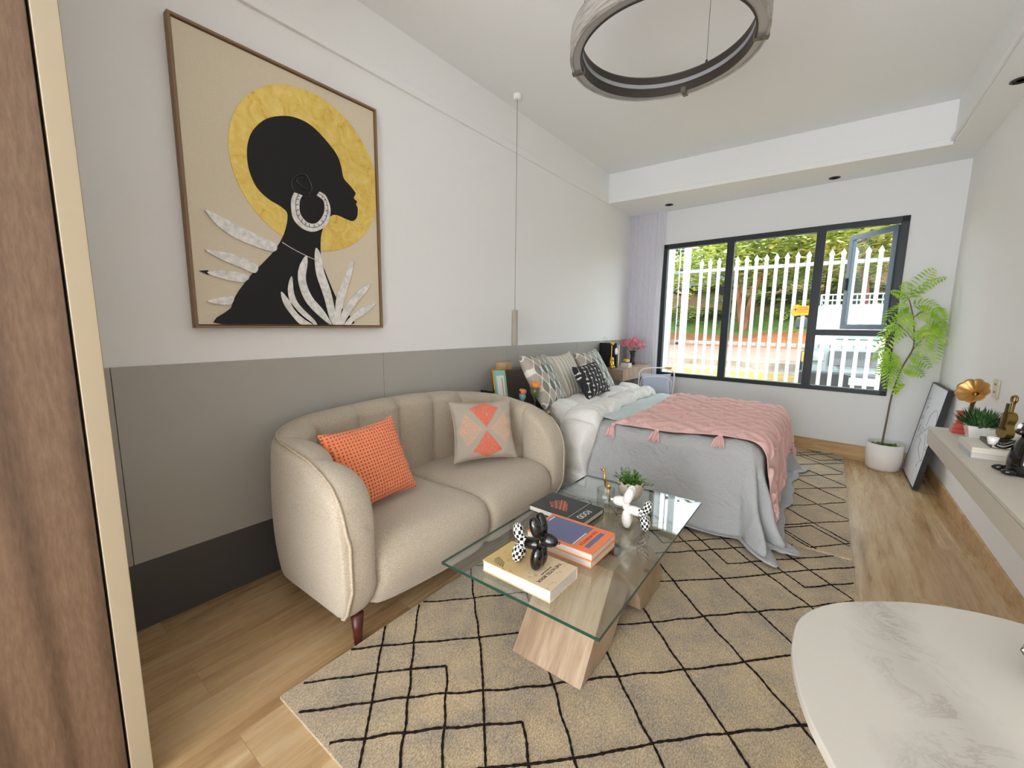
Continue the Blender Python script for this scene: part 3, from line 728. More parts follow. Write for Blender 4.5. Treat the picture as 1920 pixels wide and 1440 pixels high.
def balloon_dog(label, loc, rz, sc, front, rear, chk, tail_chk=True):
    d = thing('balloon_dog_figurine', label, 'figurine', loc, (0, 0, rz)); LOC[d.name] = Vector((0, 0, 0)); d.scale = (sc, sc, sc)
    f, r = front, rear
    ball_seg('front_leg', (.034, .018, .001), (.042, .014, .084), .0225, f, d); ball_seg('front_leg', (.034, -.018, .001), (.042, -.014, .084), .0225, f, d)
    ball_seg('hind_leg', (-.050, .013, .001), (-.036, .011, .072), .0205, r, d, chk); ball_seg('hind_leg', (-.050, -.013, .001), (-.036, -.011, .072), .0205, r, d, chk)
    ball_seg('body', (-.040, 0, .074), (.046, 0, .088), .021, f, d)
    ball_seg('rump', (-.045, 0, .073), (.0, 0, .084), .0216, r, d, chk)
    ball_seg('tail', (-.042, 0, .080), (-.056, 0, .140), .0195, r, d, chk)
    ball_seg('neck', (.042, 0, .076), (.050, 0, .122), .018, f, d)
    ball_seg('snout', (.044, 0, .116), (.108, 0, .114), .0235, f, d, tap=-.1)
    o = ball_seg('nose_knot', (.104, 0, .114), (.119, 0, .117), .005, f, d)
    ball_seg('ear', (.046, .014, .114), (.022, .024, .190), .021, f, d); ball_seg('ear', (.046, -.014, .114), (.022, -.024, .190), .021, f, d)
    return d
balloon_dog('black balloon dog with checkered hindquarters standing on the sandy book', (1.435, 1.175, TB+.043), math.radians(2), 1.02, M_black_gloss, M_check, True)
balloon_dog('white balloon dog with checkered hindquarters standing on the glass table', (1.605, 1.765, TB), math.radians(190), .98, M_whitegloss, M_check, True)

# tumbler with ribs, gold giraffe, planter
gx, gy = 1.405, 1.885
tm = M().lathe([(.038, .0), (.042, .004), (.043, .05), (.043, .098), (.040, .098), (.039, .05), (.037, .010), (.0, .009)], (gx, gy, TB), 72, False, mod=lambda a, z: 1+.025*math.cos(24*a))
tag(obj('ribbed_tumbler', tm, mat('cut_glass', 'EDEFEF', .05, fn=f_glass('F6F8F7', .05, .09)), smooth=True), 'clear ribbed glass tumbler beside the FOOD book', 'glass')
m = M(); bx_, by_ = 1.385, 1.955
for dx, dy in ((-.010, -.006), (-.010, .006), (.010, -.006), (.010, .006)): m.tube([(bx_+dx, by_+dy, TB), (bx_+dx*.8, by_+dy, TB+.07)], .0032, 8)
m.ell((bx_, by_, TB+.082), (.018, .010, .014)); m.tube([(bx_-.012, by_, TB+.085), (bx_-.020, by_, TB+.12), (bx_-.024, by_, TB+.160)], [.008, .006, .005], 8)
m.ell((bx_-.031, by_, TB+.163), (.013, .006, .006)); m.tube([(bx_-.024, by_+.003, TB+.165), (bx_-.022, by_+.004, TB+.178)], .0018, 6); m.tube([(bx_-.024, by_-.003, TB+.165), (bx_-.022, by_-.004, TB+.178)], .0018, 6)
tag(obj('giraffe_figurine', m, M_gold, smooth=True), 'tiny gold giraffe figurine just behind the ribbed tumbler', 'figurine')
px_, py_ = 1.465, 2.06
pl = thing('potted_plant', 'green plant in a cracked-eggshell beige bowl on the glass table', 'potted plant', (px_, py_, TB))
def egg(a, z): return 1
prof = [(.0, .0), (.028, .001), (.045, .015), (.060, .045), (.064, .075), (.062, .095)]
rings = []; n = 60
for j, (r, z) in enumerate(prof):
    rings.append([(px_+r*math.cos(2*PI*k/n), py_+r*math.sin(2*PI*k/n), TB+z+((.014*abs(((k*9/n) % 1)*2-1)-.004)*(1 if j == len(prof)-1 else .3) if j >= len(prof)-2 else 0)) for k in range(n)])
obj('bowl', M().loft(rings, True, False), mat('beige_ceramic', 'CDBFAC', .5), pl, smooth=True, solid=.005)
obj('soil', M().lathe([(.0, .074), (.058, .072)], (px_, py_, TB), 24, False), mat('soil', '3A2C20', .9), pl)
def leaf(m, p, d, L, w, droop=.3, up=(0, 0, 1)):
    p = Vector(p); d = Vector(d).normalized(); s = d.cross(Vector(up))
    if s.length < .01: s = d.cross(Vector((1, 0, 0)))
    s.normalize(); n = s.cross(d)
    q = [p, p+d*L*.35+s*w*.5+n*.0, p+d*L*.7+s*w*.4-Vector((0, 0, droop*L*.15)), p+d*L-Vector((0, 0, droop*L*.4)), p+d*L*.7-s*w*.4-Vector((0, 0, droop*L*.15)), p+d*L*.35-s*w*.5, p+d*L*.38-n*w*.15, p+d*L*.7-n*w*.12-Vector((0, 0, droop*L*.15))]
    m.add(q, [(0, 1, 6), (1, 2, 7, 6), (2, 3, 7), (3, 4, 7), (4, 5, 6, 7), (5, 0, 6)])
rr = random.Random(11); m = M(); st = M()
for i in range(60):
    a = rr.uniform(0, 2*PI); el = rr.uniform(.15, 1.3); L = rr.uniform(.05, .10)*(1.15-.35*el/1.3)
    p0 = Vector((px_+rr.uniform(-.02, .02), py_+rr.uniform(-.02, .02), TB+.075)); d = Vector((math.cos(a)*math.cos(el), math.sin(a)*math.cos(el), math.sin(el)))
    p1 = p0+d*L; st.tube([p0, p0+d*L*.5+Vector((0, 0, .004)), p1], .0009, 4)
    for k in range(11):
        t = .35+.65*k/10; b = rr.uniform(0, 2*PI); dd = (d*.5+Vector((math.cos(b), math.sin(b), rr.uniform(-.3, .7)))).normalized()
        leaf(m, p0+d*L*t, dd, rr.uniform(.012, .022), .008)
M_green = mat('leaf_green', '4B7A2E', .5, fn=lambda g: g.color(g.ramp(g.noise(g.obj(), 45, 2), [(.3, '2F5A1E'), (.5, '4B7F30'), (.72, '83AE4C')])))
obj('leaves', m, M_green, pl); obj('stems', st, M_green, pl)

# ------------------------------------------------------------------ marble table in the right foreground
mp = [(2.284, .626), (2.253, .697), (2.232, .777), (2.223, .86), (2.233, .950), (2.281, 1.035), (2.352, 1.100), (2.415, 1.143), (2.49, 1.175), (2.576, 1.188), (2.70, 1.17), (2.83, 1.09), (2.92, .95), (2.95, .78), (2.91, .58), (2.80, .43), (2.64, .35), (2.48, .36), (2.36, .46)]
mp = [(p.x, p.y) for p in smooth_path(mp, 5, True)]
def f_marble(g):
    v = g.obj((1, 1, 1), (0, 0, 0)); x, y, z = g.xyz(v)
    d = g.m('ADD', g.m('MULTIPLY', x, .985), g.m('MULTIPLY', y, .17)); wv = g.noise(v, 4, 6, .6, .6)
    dd = g.m('ADD', g.m('ADD', d, .187), g.m('MULTIPLY', g.m('SUBTRACT', wv, .5), .20))
    band = g.m('SUBTRACT', 1, g.m('MINIMUM', 1, g.m('MULTIPLY', g.m('ABSOLUTE', dd), 13)))
    n = g.noise(v, 9, 6, .7, 1.5); vein = g.m('SUBTRACT', 1, g.m('MINIMUM', 1, g.m('MULTIPLY', g.m('ABSOLUTE', g.m('SUBTRACT', n, .5)), 22)))
    k = g.m('ADD', g.m('MULTIPLY', band, .5), g.m('MULTIPLY', g.m('MULTIPLY', band, vein), .6))
    g.color(g.mix(g.m('MINIMUM', k, 1), 'C6C2B8', 'A49E97'))
M_marble = mat('marble', 'DDD9CF', .3, fn=f_marble, spec=.25)
mt_ = thing('marble_table', 'rounded white marble-topped table in the right foreground', 'table', (2.6, .77, 0))
obj('tabletop', M().prism(mp, .722, .740, lambda a, b, d: (a, b, d)), M_marble, mt_, bevel=.003)
mp2 = [(2.59+(a-2.59)*.97, .77+(b-.77)*.97) for a, b in mp]
obj('underframe', M().prism(mp2, .708, .7218, lambda a, b, d: (a, b, d)), mat('dark_trim', '4A4640', .5), mt_)
obj('pedestal', M().lathe([(.24, .0), (.24, .012), (.06, .03), (.035, .08), (.035, .64), (.10, .708)], (2.66, .74, 0), 40), M_black, mt_, smooth=True)
fv = thing('faceted_vase', 'white faceted vase with dark line pattern at the right edge of the marble table', 'vase', (2.60, .985, .740))
prof = [(.034, 0), (.066, .05), (.045, .115), (.026, .150)]
rings = [[(2.585+r*math.cos(2*PI*(k+.5*(j % 2))/7), .985+r*math.sin(2*PI*(k+.5*(j % 2))/7), .740+z) for k in range(7)] for j, (r, z) in enumerate(prof)]
obj('body', M().loft(rings), M_whitegloss, fv)
m = M()
for j in range(3):
    for k in range(7):
        a = Vector(rings[j][k]); b = Vector(rings[j+1][k]); c = Vector(rings[j+1][(k-1+2*(j % 2)) % 7])
        m.tube([a, b], .0008, 4); m.tube([a, c], .0008, 4)
        if j: m.tube([a, Vector(rings[j][(k+1) % 7])], .0008, 4)
obj('line_inlay', m, mat('grey_line', '55534F', .6), fv)
obj('rim', M().lathe([(.026, .15), (.030, .156), (.030, .168), (.022, .168)], (2.585, .985, .740), 20, False), M_whitegloss, fv, smooth=True)

# ------------------------------------------------------------------ bed
BX0, BX1, BY0, BY1, BZ = .13, 1.95, 2.83, 4.43, .575
bed = thing('bed', 'double bed with dark headboard and teal-covered mattress by the window', 'bed', (1.0, 3.6, 0))
obj('base', M().box(BX0, BX1-.03, BY0+.04, BY1-.04, .05, .30), mat('bed_base', '2C2A2A', .8), bed, bevel=.01)
obj('mattress', M().box(BX0, BX1-.03, BY0+.03, BY1-.03, .302, BZ-.02), mat('teal_satin', '1F6A60', .4), bed, bevel=.05, segs=4)
obj('headboard', M().box(.02, .115, BY0-.11, BY1+.03, .12, .925), mat('headboard_leather', '6B615A', .6), bed, bevel=.01)
obj('headboard_cap', M().box(.018, .118, BY0-.115, BY0-.015, .926, .985), M_light_wood, bed, bevel=.003)
for x, y in ((.2, 2.95), (.2, 4.3), (1.8, 2.95), (1.8, 4.3)): obj('leg', M().box(x-.03, x+.03, y-.03, y+.03, 0.03, .05), M_black, bed)

def drape(u, v, off=0, fold=1., top=BZ, rr_=.07, tilt=True):
    """cloth over the mattress; u along the bed, v across, both unfolded lengths"""
    dx = max(0, u-BX1+rr_); dy = 0; sy = 0
    if v < BY0+rr_: dy = BY0+rr_-v; sy = -1
    if v > BY1-rr_: dy = v-(BY1-rr_); sy = 1
    L = math.hypot(dx, dy)
    bx, by = min(u, BX1-rr_), min(max(v, BY0+rr_), BY1-rr_)
    z = top+off+.012*math.sin(3.1*u+1)*math.sin(2.7*v)+.004*math.sin(11*u+5*v)+.003*math.sin(17*v-9*u)
    if L < 1e-6: return Vector((bx, by, z))
    a = L/(rr_+off); arc = (rr_+off)*PI/2
    if L < arc: h = (rr_+off)*math.sin(a); dr = (rr_+off)*(1-math.cos(a))
    else: h = rr_+off; dr = rr_+off+(L-arc)
    nx, ny = dx/L, sy*dy/L
    th = math.atan2(dy, dx)/(PI/2)      # 0 on the foot side, 1 on the long side
    H = top; k = min(1, max(0, dr/H))
    # outward slope with folds that grow towards the hem
    s = (u if th > .5 else v)
    fo = .5+.5*math.sin(7.5*u+1.1+.8*math.sin(3*v))*(th) + .5*math.sin(9*v+.5)*(1-th)
    corner = math.sin(PI*th)**1.5
    f2 = (math.sin(th*PI*3.4-.2)+.5*math.sin(th*PI*7))*corner
    out = k*(.045+fold*.05*fo*k+fold*corner*(.13+.13*f2)*k)
    h += out
    zz = z-dr*(1-.10*k*corner)
    fl = .0+off*1.0+.020
    if zz < fl:
        ex = fl-zz; h += ex*.55; zz = fl+.012*abs(math.sin(ex*22+th*9))
    return Vector((bx+nx*h, by+ny*h, zz))
def f_grey(g):
    g.color(g.ramp(g.noise(g.obj(), 380, 2), [(.3, 'A3A4A4'), (.7, 'B6B7B7')])); g.bump(g.noise(g.obj(), 6, 5, .6, .8), .7, .035)
M_greycloth = mat('grey_cotton', 'A9A8A6', .9, fn=f_grey)
# the grey cover
m = M(); nu, nv = 130, 170
U0, U1, V0, V1 = .62, BX1+.66, BY0-.62, BY1+.40
def wrinkles(p, u, v):
    z = .006*math.sin(23*u+6*math.sin(4*v)+2)*math.exp(-((v-BY0)/.35)**2)
    hang = max(0, min(1, (BY0-v)/.3))
    # soft diagonal swags on the hanging side
    yy = -.016*math.sin(5.5*u+3.5*v)*hang-.010*math.sin(13*u-7*v+1.3)*hang-.006*math.sin(21*u+9*v)*hang
    hx_ = max(0, min(1, (u-BX1)/.3)); xx = .014*math.sin(9*v+4*u)*hx_+.008*math.sin(19*v-6*u)*hx_
    return Vector((p.x+xx, p.y+yy, p.z+z*(1 if p.z > .4 else 0)))
m.grid(lambda a, b: wrinkles(drape(U0+(U1-U0)*a, V0+(V1-V0)*b, .012), U0+(U1-U0)*a, V0+(V1-V0)*b), nu, nv)
tag(obj('bed_cover', m, M_greycloth, smooth=True, solid=.006), 'grey cotton bed cover hanging to the rug over the foot of the bed', 'bed cover')
# white comforter folded over the head end
m = M(); nu, nv = 150, 240
def comf(a, b):
    v = (BY0-.46)+(BY1+.30-(BY0-.46))*b
    u0 = .42 + .20*max(0, min(1, (BY0+.04-v)/.12)); u1 = interp(v, [BY0-.46, BY0-.2, BY0, 3.2, 3.9, 4.7], [.86, .90, .90, .86, .82, .78])+.015*math.sin(14*v)
    u = u0+(u1-u0)*a
    off = .030+.016*math.sin(PI*a)
    c1 = abs(math.sin((v-2.42)*PI/.36)); c2 = abs(math.sin((u-.30)*PI/.34))
    q = .055*(c1*c2)**.42
    e = min(1, a/.08, (1-a)/.10, b/.05, (1-b)/.04); e = math.sqrt(max(0, e*(2-e)))
    p = drape(u, v, .012+(off+q)*e, fold=.6)
    wz = .007*math.sin(31*v+9*u)*math.sin(13*u+3)+.004*math.sin(57*v-20*u)
    hang = max(0, min(1, (BY0-v)/.3))
    return Vector((p.x, p.y-(.012*math.sin(16*u+8*v))*hang-.03*hang+wz*hang, p.z+wz*(1-hang)))
m.grid(comf, nu, nv)
def f_comf(g):
    g.color(g.ramp(g.noise(g.obj(), 300, 2), [(.3, 'E4E1DC'), (.7, 'F0EEEA')])); g.bump(g.noise(g.obj((1, .55, 1), (0, 0, .6)), 16, 5, .62, 2.2), .4, .025)
tag(obj('comforter', m, mat('white_comforter', 'E8E6E2', .9, fn=f_comf, sheen=.2), smooth=True, solid=.012), 'white quilted comforter folded across the head end of the bed', 'comforter')
# blue-grey flat sheet fold between comforter and throw
m = M()
def sheet(a, b):
    v = 2.98+(4.55-2.98)*b; u = .84+(.36)*a
    p = drape(u, v, .027); p.z += .004*math.sin(24*u+10*v)+.003*math.sin(40*u-5*v); return p
m.grid(sheet, 40, 80)
tag(obj('folded_sheet', m, mat('pale_blue_cotton', 'B4BFC0', .85, fn=lambda g: (g.color(g.ramp(g.noise(g.obj(), 200, 2), [(.3, 'BCC6C8'), (.7, 'D0D8D8')])), g.bump(g.noise(g.obj((1, .3, 1)), 14, 4), .4, .015))), smooth=True, solid=.004), 'pale blue-grey sheet fold between the comforter and the pink throw', 'sheet')
# knitted throw
M_pink = mat('pink_knit', 'D9A39C', .95, fn=lambda g: (g.color(g.ramp(g.noise(g.obj(), 320, 2), [(.3, 'DBA8A0'), (.7, 'F2CBC3')])), g.bump(g.noise(g.obj(), 420, 2), .6, .004)), sheen=.3)
throw = thing('knitted_throw', 'pink cable-knit throw with tassels over the foot of the bed', 'blanket', (1.5, 3.6, .6))
def knit(u, v):
    # nested diamonds and zig-zags made of raised cables
    P = .46; a = (u/P) % 1; b = (v/(P*.9)) % 1
    d = abs(a-.5)+abs(b-.5)
    c = math.cos(2*PI*d*3.0)
    ed = min(1, (u-TU0)/.03 if u > TU0 else 0, (v-TV0)/.03 if v > TV0 else 0, 1); return .022*max(0, c)**.7*max(0, ed)
TU0, TU1, TV0, TV1 = 1.04, BX1+.50, BY0+.02, BY1+.20
def tf(a, b):
    v = TV0+(TV1-TV0)*b; v2 = v+.045*(1-b)*math.sin(a*2.6) ; u = TU0+.02*math.sin(4*v)+(TU1-TU0-.18*b)*a
    v2 += -.10*(1-b)*max(0, a-.55)**1.0
    p = drape(u, v2, .033+knit(u, v), fold=1.0)
    return p
m = M(); m.grid(tf, 300, 320)
obj('knit', m, M_pink, throw, smooth=True, solid=.005)
def tassel(p, name='tassel', s=1.75):
    p = Vector(p); m = M()
    rr = random.Random(int(p.x*1000)); m.ell(p-Vector((0, 0, .006*s)), (.010*s, .010*s, .012*s))
    for i in range(26):
        a = rr.uniform(0, 2*PI); r = .026*s*math.sqrt(rr.random()); L = rr.uniform(.055, .068)*s
        m.tube([p-Vector((0, 0, .012*s)), p+Vector((math.cos(a)*r*.6, math.sin(a)*r*.6-.004, -.03*s)), p+Vector((math.cos(a)*r, math.sin(a)*r-.004, -L))], .0028*s, 5)
    obj(name, m, M_pink, throw)
for a, b in ((0, 0), (.22, 0), (.50, 0), (.93, 0), (.99, .30), (.99, .62), (.99, .94)):
    rr = random.Random(int(a*100+b*10)); m = M()
    u0 = TU0+(TU1-TU0-.18*b)*a+.02*math.sin(4*TV0); v0 = TV0+(TV1-TV0)*b+.045*(1-b)*math.sin(a*2.6)-.10*(1-b)*max(0, a-.55)
    du, dv = (0, -1) if b == 0 else (1, 0)
    def P_(s_, w_, o_): return drape(u0+du*s_+(w_ if du == 0 else 0), v0+dv*s_+(w_ if dv == 0 else 0), .030+o_)
    m.ell(P_(.012, 0, .006), (.016, .016, .014)); m.tube([P_(0, 0, .004), P_(.014, 0, .006)], .005, 6)
    for i in range(34):
        w_ = rr.uniform(-1, 1); o_ = rr.uniform(0, 1)*(1-w_*w_)**.5
        m.tube([P_(.02, w_*.008, .006), P_(.055, w_*.026, .004+.016*o_), P_(.105+rr.uniform(-.006, .008), w_*.038, .002+.020*o_)], .0036, 5)
    obj('tassel', m, M_pink, throw)

# pillows against the headboard
def f_trellis(g):
    x, y, z = g.xyz(g.obj()); kx, ky = 2*PI/.105, 2*PI/.150
    X = g.m('MULTIPLY', x, kx); Y = g.m('MULTIPLY', y, ky)
    f = g.m('ADD', g.m('COSINE', X), g.m('COSINE', Y))
    f = g.m('ADD', f, g.m('MULTIPLY', g.m('MULTIPLY', g.m('COSINE', g.m('MULTIPLY', X, 3)), g.m('COSINE', g.m('MULTIPLY', Y, 1))), .22))
    line = g.m('LESS_THAN', g.m('ABSOLUTE', f), .30)
    row = g.m('GREATER_THAN', f, 0)
    n = g.noise(g.obj(), 400, 2)
    c1 = g.ramp(g.m('ADD', g.m('MULTIPLY', x, 2.2), .5), [(.15, '8F887C'), (.35, '626E69'), (.8, '87958F')])
    c2 = g.ramp(g.m('ADD', g.m('MULTIPLY', x, 2.2), .5), [(.3, 'B5AC9F'), (.6, '9AA29D'), (.9, 'B6C0BE')])
    c = g.mix(row, c1, c2); c = g.mix(line, c, 'E9E6DF'); g.color(c); g.bump(g.m('ADD', g.m('MULTIPLY', n, .4), line), .35, .003)
M_trellis = mat('trellis_cotton', fn=f_trellis, rough=.9)
def f_stripe(g):
    x, y, z = g.xyz(g.obj()); n = g.noise(g.obj(), 60, 3)
    s = g.m('SINE', g.m('MULTIPLY', g.m('ADD', x, g.m('MULTIPLY', n, .02)), 120))
    g.color(g.ramp(s, [(.0, 'C9C0B2'), (.8, 'E4DFD6')])); g.bump(s, .5, .006)
def f_blackpat(g):
    v = g.obj((1, 1, 1), (0, 0, .3)); x, y, z = g.xyz(v)
    px = .062; py = .115
    cx = g.m('DIVIDE', x, px); colm = g.m('FLOOR', cx); fx_ = g.m('SUBTRACT', g.m('SUBTRACT', cx, colm), .5)
    yy = g.m('DIVIDE', g.m('ADD', y, g.m('MULTIPLY', g.m('MODULO', g.m('ADD', colm, 40), 2), .0575)), py); fy_ = g.m('SUBTRACT', g.m('SUBTRACT', yy, g.m('FLOOR', yy)), .5)
    ax = g.m('ABSOLUTE', fx_); ay = g.m('ABSOLUTE', fy_)
    stem = g.m('MULTIPLY', g.m('LESS_THAN', ax, .035), g.m('LESS_THAN', ay, .32))
    def dot(a, b, r):
        dx = g.m('SUBTRACT', ax, a); dy = g.m('MULTIPLY', g.m('SUBTRACT', ay, b), py/px)
        return g.m('LESS_THAN', g.m('ADD', g.m('MULTIPLY', dx, dx), g.m('MULTIPLY', dy, dy)), r*r)
    d = g.m('MAXIMUM', g.m('MAXIMUM', dot(.12, .34, .12), dot(0, .26, .10)), stem)
    g.color(g.mix(d, '2B2A2E', 'D9D6D2')); g.bump(g.noise(g.obj(), 400, 2), .4, .003)
pa, pb = (-.02, 1, .05), (-.55, 0, .83)
cushion('pillow', 'grey and white trellis pillow at the near side of the bed head', (.49, .47), .15, M_trellis, (.36, 2.93, .845), (-.16, 1, -.04), (-.50, -.10, .86), 'trellis pillows on the bed', 3, cat='pillow')
cushion('pillow', 'cream pleated pillow between the two trellis pillows', (.46, .44), .13, mat('cream_pleats', 'D6CFC3', .9, fn=f_stripe), (.30, 3.42, .835), pa, (-.45, 0, .88), None, 8, cat='pillow')
cushion('pillow', 'grey and white trellis pillow at the far side, beside the floating desk', (.49, .47), .15, M_trellis, (.35, 3.90, .835), pa, (-.50, 0, .86), 'trellis pillows on the bed', 6, cat='pillow')
cushion('pillow', 'small black pillow with white arrow motifs in front of the others', (.46, .32), .12, mat('black_print', '2B2A2E', .9, fn=f_blackpat), (.52, 3.48, .81), (-.02, 1, .06), (-.50, 0, .86), None, 9, cat='pillow')

# ------------------------------------------------------------------ nightstand and what stands on it
NZ = .650
ns = thing('nightstand', 'dark taupe floating nightstand between sofa and bed', 'nightstand', (.28, 2.56, .52))
obj('body', M().box(.016, .53, 2.455, 2.700, .53, NZ-.020), M_dark_wood, ns, bevel=.002)
obj('top', M().box(.016, .56, 2.445, 2.706, NZ-.018, NZ), M_dark_wood, ns, bevel=.002)
obj('brass_corner', M().box(.530, .5615, 2.6705, 2.7075, NZ-.019, NZ-.002), M_gold, ns, bevel=.001)
def cocktail(label, x, y, h, r, liquid, ball):
    g_ = thing('cocktail_glass', label, 'glass', (x, y, NZ))
    obj('glass', M().lathe([(.033*r, 0), (.033*r, .003), (.006, .010), (.0055, h*.40), (.012*r, h*.46), (.030*r, h*.62), (.033*r, h*.86), (.031*r, h*.86), (.028*r, h*.62), (.01*r, h*.47), (0, h*.45)], (x, y, NZ), 28, False), M_cglass, g_, smooth=True)
    obj('drink', M().lathe([(0, h*.46), (.011*r, h*.47), (.027*r, h*.62), (.029*r, h*.80), (0, h*.80)], (x, y, NZ), 24, False), liquid, g_, smooth=True)
    m = M(); m.ell((x+.006, y+.004, NZ+h*.90), (.027*r, .027*r, .024*r)); m.ell((x-.012, y, NZ+h*.96), (.017*r, .017*r, .014*r))
    obj('fruit_garnish', m, ball, g_, smooth=True)
    obj('stem_foot_ring', M().lathe([(.034*r, .0005), (.036*r, .004), (.034*r, .006)], (x, y, NZ), 24, False), M_whitegloss, g_, smooth=True)
M_olive = mat('green_drink', '6B7A3A', .2); M_or = mat('orange_fruit', 'E58A45', .3); M_bluedrink = mat('blue_drink', 'A9CBD6', .2)
def f_drink(g):
    x, y, z = g.xyz(g.obj()); g.color(g.ramp(g.m('MULTIPLY', z, 5.2), [(.35, 'D8854A'), (.5, '7F8444'), (.8, '5F7A3C')]))
cocktail('tall cocktail glass with green and orange drink on the nightstand', .47, 2.635, .215, 1.25, mat('layered_drink', rough=.2, fn=f_drink), M_or)
cocktail('small cocktail glass with pale blue drink beside the taller one', .425, 2.535, .17, .85, M_bluedrink, mat('coral_fruit', 'DE7A50', .3))
pf = thing('photo_frame', 'small gold and white photo frame standing on the nightstand', 'picture frame', (.20, 2.58, NZ), (0, math.radians(-12), math.radians(-14))); LOC[pf.name] = Vector((0, 0, 0))
obj('frame', M().box(-.014, .012, -.065, .065, .0, .30), M_gold, pf, local=True, bevel=.002)
obj('mat_board', M().box(.012, .014, -.055, .055, .010, .290), mat('teal_mat', '8FC6BF', .5), pf, local=True)
obj('photo', M().box(.014, .0155, -.036, .036, .05, .25), M_white, pf, local=True)
obj('gold_line', M().box(.0155, .017, .012, .018, .07, .23), M_gold, pf, local=True)
nc = thing('folded_card', 'small white folded card beside the cocktail glasses', 'card', (.345, 2.53, NZ), (0, 0, .1)); LOC[nc.name] = Vector((0, 0, 0))
obj('panel', M().add([(.0, -.035, 0), (.0, .035, 0), (-.02, .035, .08), (-.02, -.035, .08), (-.04, -.035, 0), (-.04, .035, 0)], [(0, 1, 2, 3), (3, 2, 5, 4)]), M_white, nc, local=True, solid=.001)
obj('printed_line', M().add([(-.0092, -.025, .042), (-.0092, .025, .042), (-.0105, .025, .046), (-.0105, -.025, .046)], [(0, 1, 2, 3)]), M_ink, nc, local=True)
bb = M(); bb.prism([(2.45, NZ), (2.49, NZ), (2.525, NZ+.12), (2.49, NZ+.135)], .05, .17, lambda a, b, d: (d, a, b))
tag(obj('black_book', bb, mat('black_cloth', '0D0D0F', .6), bevel=.003), 'black book leaning on the grey panel behind the photo frame', 'book')

# ------------------------------------------------------------------ slim pendant lamp
pd = thing('pendant_lamp', 'slim cylindrical beige pendant lamp hanging beside the bed head', 'pendant lamp', (.147, 2.80, 1.12))
obj('canopy', M().lathe([(.030, 0), (.030, -.035), (.024, -.038), (0, -.038)], (.147, 2.80, HC), 28, False), M_white, pd, smooth=True)
obj('cord', M().tube([(.147, 2.80, HC-.03), (.147, 2.80, 1.415)], .0022, 8), mat('grey_cord', '8B8780', .6), pd)
obj('lamp_body', M().lathe([(0, 1.417), (.0255, 1.415), (.026, 1.13), (.0245, 1.128), (.019, 1.14), (0, 1.15)], (.147, 2.80, 0), 32, False), mat('beige_metal', 'A8A294', .5), pd, smooth=None, bevel=.001)

# ------------------------------------------------------------------ ring chandelier
def f_ring(g):
    v = g.obj((1, 1, 12)); g.color(g.ramp(g.noise(v, 9, 6, .7, .5), [(.32, '7E786E'), (.5, 'A8A49E'), (.68, 'CCC9C4')])); g.bump(g.noise(v, 20, 4), .4, .004)
RCX, RCY, RZ = 1.485, 2.131, 2.55
rg = thing('ring_chandelier', 'large grey ring chandelier hanging below the ceiling on thin cables', 'chandelier', (RCX, RCY, RZ))
RO, RI, RH = .430, .375, .095
def ringprof(pts, n=120): return M().loft([[(RCX+r*math.cos(2*PI*k/n), RCY+r*math.sin(2*PI*k/n), RZ+z) for k in range(n)] for r, z in pts+[pts[0]]], True, False)
obj('outer_band', ringprof([(RO-.012, 0), (RO, .004), (RO, RH), (RO-.010, RH)]), mat('brushed_band', '908B84', .45, .3, fn=f_ring), rg, smooth=None, bevel=.001)
obj('bottom_channel', ringprof([(RI+.006, .006), (RO-.012, .006), (RO-.012, .03), (RI+.006, .03)]), mat('grey_channel', 'AAA8A6', .35, .4), rg)
obj('inner_band', ringprof([(RI, 0), (RI+.006, 0), (RI+.006, RH), (RI, RH)]), mat('dark_bronze', '3A342E', .45, .3), rg)
obj('light_strip', ringprof([(RI-.004, RH*.42), (RI, RH*.42), (RI, RH*.62), (RI-.004, RH*.62)]), mat('unlit_diffuser', '8E8F92', .4), rg)
obj('top_plate', ringprof([(RI, RH), (RO-.001, RH), (RO-.001, RH+.004), (RI, RH+.004)]), mat('dark_plate', '5B5752', .5), rg)
for k, a in enumerate((math.radians(75), math.radians(195), math.radians(315))):
    x, y = RCX+(RI+.005)*math.cos(a), RCY+(RI+.005)*math.sin(a)
    obj('cable', M().tube([(x, y, RZ+RH), (x, y, HC)], .0012, 6), M_black, rg)
    obj('cable_anchor', M().lathe([(.006, RH), (.006, RH+.015), (0, RH+.015)], (x, y, RZ), 12, False), M_black, rg)
for a in (math.radians(20), math.radians(92), math.radians(193), math.radians(290)):
    m = M(); c, s = math.cos(a), math.sin(a)
    def q(r, t, z): return (RCX+r*c-t*s, RCY+r*s+t*c, RZ+z)
    prof = [(RI-.002, .02), (RI-.002, -.004), (RO+.003, -.004), (RO+.003, RH*.5), (RO+.001, RH*.5), (RO+.001, -.001), (RI+.001, -.001), (RI+.001, .02)]
    m.loft([[q(r, -.012, z) for r, z in prof], [q(r, .012, z) for r, z in prof]])
    m.lathe([(.005, -.004), (.005, -.008), (0, -.008)], q((RI+RO)/2, 0, 0), 10, False)
    obj('clamp', m, mat('clamp_metal', '6E6A64', .35, .8), rg)

